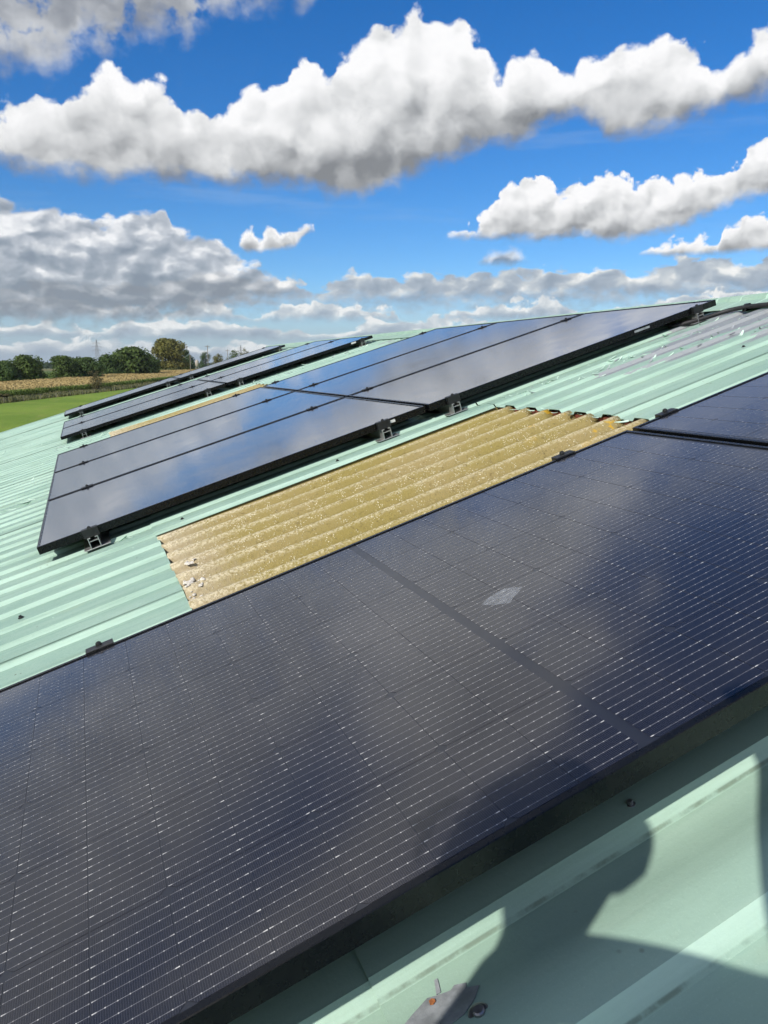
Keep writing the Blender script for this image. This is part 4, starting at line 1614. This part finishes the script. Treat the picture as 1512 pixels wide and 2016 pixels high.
def corn_plant(mb, x, y, h, r_):
    z = rise(x, y)
    mb.cur = 0
    for q in range(5):
        a = r_.uniform(0, 6.283)
        z0 = z + h * (0.10 + 0.17 * q)
        L_ = r_.uniform(0.45, 0.75)
        dx, dy = math.cos(a), math.sin(a)
        w = 0.09
        mb.face([(x - dy * w, y + dx * w, z0), (x + dx * L_ * 0.6 - dy * w, y + dy * L_ * 0.6 + dx * w, z0 + 0.38), (x + dx * L_, y + dy * L_, z0 + 0.12), (x + dx * L_ * 0.6 + dy * w, y + dy * L_ * 0.6 - dx * w, z0 + 0.36), (x + dy * w, y - dx * w, z0)])
    if r_.random() > 0.3:
        return
    mb.cur = 1
    a = r_.uniform(0, 3.14)
    dx, dy = math.cos(a) * 0.10, math.sin(a) * 0.10
    mb.face([(x - dx, y - dy, z + h - 0.15), (x + dx, y + dy, z + h - 0.15), (x + dx * 1.6, y + dy * 1.6, z + h + 0.28), (x - dx * 1.6, y - dy * 1.6, z + h + 0.24)])


mb = MB()
for i in range(7500):
    t = r_.random() ** 1.1
    f = FL_.lerp(FR_, t)
    bk = BL_.lerp(BR_, t)
    dd = (bk - f).normalized()
    p = f + dd * (r_.random() ** 1.2) * 12
    corn_plant(mb, p.x, p.y, r_.uniform(1.95, 2.30), r_)
mb.cur = 1
for i in range(26000):
    t = r_.random()
    q = 0.07 + 0.93 * r_.random() ** 0.8
    p = FL_.lerp(FR_, t).lerp(BL_.lerp(BR_, t), q)
    z = rise(p.x, p.y)
    a = r_.uniform(0, 3.14)
    s = r_.uniform(0.25, 0.5)
    dx, dy = math.cos(a) * s, math.sin(a) * s
    h = r_.uniform(1.95, 2.35)
    mb.face([(p.x - dx, p.y - dy, z + h - 0.5), (p.x + dx, p.y + dy, z + h - 0.5), (p.x + dx * 0.8, p.y + dy * 0.8, z + h + 0.1), (p.x - dx * 0.8, p.y - dy * 0.8, z + h + 0.15)])
# soil and stalk mass under the leaves
mb.cur = 1
n = 24
for i in range(n):
    for j in range(12):
        c4 = []
        for a, b in ((i, j), (i + 1, j), (i + 1, j + 1), (i, j + 1)):
            p = FL_.lerp(FR_, a / n).lerp(BL_.lerp(BR_, a / n), 0.08 + 0.92 * b / 12)
            c4.append((p.x, p.y, rise(p.x, p.y) + 1.75))
        mb.face(c4)
tag(mb.build('corn_field', [M['corn'], M['tassel']]), 'ripening corn field with golden tassels beyond the pasture', 'corn', None, 'stuff')

# rough strip between pasture and corn
E0 = Vector((CAM.x, CAM.y)) + Vector((-15.6, 182.3)) - Vector((26.6, 79.5)) * 0.6
E1 = Vector((CAM.x, CAM.y)) + Vector((11.0, 261.8)) + Vector((26.6, 79.5)) * 1.2
mb = MB()
for i in range(15000):
    t = r_.random()
    a = E0.lerp(E1, t)
    b = FL_.lerp(FR_, min(1, max(0, t * 0.92)))
    wdt = max(6.0, (b - a).length)
    dd = Vector((-(E1 - E0).y, (E1 - E0).x)).normalized()
    if dd.x > 0:
        dd = -dd
    p = a + dd * r_.random() * 12
    z = rise(p.x, p.y)
    h = r_.uniform(0.5, 1.35) * (0.75 + 0.6 * mnoise.noise(Vector((p.x * 0.12, p.y * 0.12, 0))))
    an = r_.uniform(0, 3.14)
    dx, dy = math.cos(an) * 0.22, math.sin(an) * 0.22
    lx, ly = r_.uniform(-0.25, 0.25), r_.uniform(-0.25, 0.25)
    mb.face([(p.x - dx, p.y - dy, z), (p.x + dx, p.y + dy, z), (p.x + dx * 0.4 + lx, p.y + dy * 0.4 + ly, z + h), (p.x - dx * 0.4 + lx, p.y - dy * 0.4 + ly, z + h * 0.9)])
tag(mb.build('rough_grass', M['rough']), 'rank grass and weeds between the pasture and the corn', 'grass', None, 'stuff')

# wire fence with posts
fe = empty('wire_fence', Matrix.Translation((E0.x, E0.y, 0)), 'post and wire fence along the far side of the pasture', 'fence')
nP = 24
dirv = (E1 - E0)
for i in range(nP):
    p = dirv * (i / (nP - 1))
    mb = MB()
    hh = 1.25 + r_.uniform(-0.06, 0.1)
    z = rise(E0.x + p.x, E0.y + p.y)
    lean = r_.uniform(-0.05, 0.05)
    mb.tube([(p.x, p.y, z - 0.1), (p.x + lean, p.y, z + hh)], [0.075, 0.065], 7)
    mb.build('post', M['post'], fe)
for h in (0.55, 0.85, 1.15):
    mb = MB()
    pts = []
    for i in range(nP):
        p = dirv * (i / (nP - 1))
        pts.append((p.x, p.y, rise(E0.x + p.x, E0.y + p.y) + h))
    mb.tube(pts, 0.012, 5, False)
    mb.build('wire', M['galv'], fe)

# thorn bushes by the fence
for x, yt_, d, hw, lab, sd in ((188, 727, 262, 15, 'straggly brown thorn bush standing in front of the corn', 3), (2, 768, 190, 9, 'small thorn bush at the left edge beside the fence', 4)):
    az = azx(x)
    p = at(az, d)
    h = zt(yt_, d) - p.z
    w = 2 * hw / 1477.5 * d
    e = empty('thorn_bush', Matrix.Translation(p), lab, 'bush')
    rr = random.Random(sd)
    t = MB()
    c = MB()
    for i in range(16):
        a = rr.uniform(0, 6.283)
        tip = Vector((math.cos(a) * w * rr.uniform(0.1, 0.5), math.sin(a) * w * rr.uniform(0.1, 0.5), h * rr.uniform(0.55, 1.0)))
        t.tube([(0, 0, 0), tip * 0.45 + Vector((0.1, 0, 0.3)), tip], [0.09, 0.05, 0.015], 5)
        leaf_quads(c, tip * 0.92, 26, (w * 0.13, w * 0.13, h * 0.10), 0.20, rr)
    leaf_quads(c, (0, 0, h * 0.33), 420, (w * 0.48, w * 0.48, h * 0.30), 0.24, rr)
    t.build('trunk', M['bark'], e)
    c.build('crown', M['thorn'], e)


# utility poles
def pole(x, ytop, d, arm, lab):
    az = azx(x)
    p = at(az, d)
    h = zt(ytop, d) - p.z
    e = empty('utility_pole', Matrix.Translation(p), lab, 'pole', 'utility poles beyond the corn field')
    mb = MB()
    mb.tube([(0, 0, -0.2), (0, 0, h)], [0.19, 0.13], 8)
    mb.build('shaft', M['post'], e, True)
    if arm:
        mb = MB()
        mb.box(-1.1, 1.1, -0.06, 0.06, h - 0.75, h - 0.58)
        mb.build('crossarm', M['post'], e)
        for q in (-0.95, 0.0, 0.95):
            mb = MB()
            mb.tube([(q, 0, h - 0.58), (q, 0, h - 0.30)], [0.05, 0.07], 7)
            mb.build('insulator', M['galv'], e)


pole(375, 700, 330, False, 'short plain utility pole beside the yellowing tree')
pole(410, 682, 330, True, 'tall utility pole with small crossarm right of the tank')
pole(449, 690, 420, True, 'far utility pole with wide crossarm near the panel strip')

# small tank on legs
az = azx(388)
p = at(az, 420)
e = empty('feed_tank', Matrix.Translation(p), 'small pale upright feed tank between the two poles', 'tank')
top = zt(709, 420) - p.z
mb = MB()
mb.disc((0, 0, top - 2.9), [(0.25, -0.9), (0.95, 0), (0.95, 2.2), (0.3, 2.8), (0.15, 2.9)], 16)
mb.build('vessel', plain('pale_tank', (0.42, 0.38, 0.33), 0.6, 0, 0.1, 1), e, True)
for a in range(4):
    mb = MB()
    x, y = 0.8 * math.cos(a * 1.571 + 0.78), 0.8 * math.sin(a * 1.571 + 0.78)
    mb.tube([(x, y, 0), (x, y, top - 2.7)], 0.06, 6)
    mb.build('leg', M['galv'], e)


# lattice pylons
def pylon(x, ytop, d, lab, yaw):
    az = azx(x)
    p = at(az, d)
    H = zt(ytop, d) - p.z
    e = empty('pylon', Matrix.Translation(p) @ Matrix.Rotation(yaw, 4, 'Z'), lab, 'pylon', 'lattice pylons on the horizon')
    b = MB()
    w0 = H * 0.085
    lv = [0, 0.18, 0.34, 0.48, 0.60, 0.72, 0.84, 1.0]

    def wd(t): return w0 * (1 - t) ** 1.05 + 0.35 if t < 0.6 else (w0 * 0.38 + 0.35) * (1 - (t - 0.6) / 0.4 * 0.85)
    rad = 0.16 * d / 1400
    for i in range(len(lv) - 1):
        a, c = lv[i], lv[i + 1]
        wa, wc = wd(a), wd(c)
        cs = [(-1, -1), (1, -1), (1, 1), (-1, 1)]
        for q in range(4):
            x0, y0 = cs[q]
            x1, y1 = cs[(q + 1) % 4]
            b.tube([(x0 * wa, y0 * wa, a * H), (x0 * wc, y0 * wc, c * H)], rad * 1.3, 4)
            b.tube([(x0 * wa, y0 * wa, a * H), (x1 * wc, y1 * wc, c * H)], rad * 0.8, 4)
            b.tube([(x1 * wa, y1 * wa, a * H), (x0 * wc, y0 * wc, c * H)], rad * 0.8, 4)
    b.build('tower', M['galv'], e)
    for t, L_ in ((0.62, 0.16), (0.74, 0.20), (0.86, 0.14)):
        for sg in (-1, 1):
            c = MB()
            c.tube([(sg * wd(t), 0, t * H), (sg * L_ * H, 0, (t + 0.012) * H)], rad, 4)
            c.tube([(sg * wd(t), 0, (t + 0.045) * H), (sg * L_ * H, 0, (t + 0.014) * H)], rad, 4)
            c.tube([(sg * L_ * H, 0, (t + 0.012) * H), (sg * L_ * H, 0, (t - 0.045) * H)], rad * 0.8, 4)
            c.build('crossarm', M['galv'], e)


pylon(193, 674, 1500, 'lattice pylon rising behind the trees, tallest on the horizon', 0.5)
pylon(361, 678, 2600, 'faint far pylon just right of the yellowing tree', 0.8)
pylon(475, 682, 2800, 'faint far pylon above the far brownish trees', 0.3)

# ------------------------------------------------------------------ haze: thin even air over the whole plain
mb = MB()
mb.box(-16000, 16000, -16000, 16000, -1.0, 118.0)
hz_ = mb.build('haze', [])
hm = bpy.data.materials.new('haze_air')
hm.use_nodes = True
ht = hm.node_tree
ht.nodes.remove(ht.nodes['Principled BSDF'])
pv = ht.nodes.new('ShaderNodeVolumePrincipled')
pv.inputs['Color'].default_value = (0.80, 0.88, 1.0, 1)
pv.inputs['Density'].default_value = 0.00005
pv.inputs['Anisotropy'].default_value = 0.2
ht.links.new(pv.outputs[0], ht.nodes['Material Output'].inputs['Volume'])
hz_.data.materials.append(hm)
tag(hz_, 'thin pale haze over the plain', None, None, 'stuff')
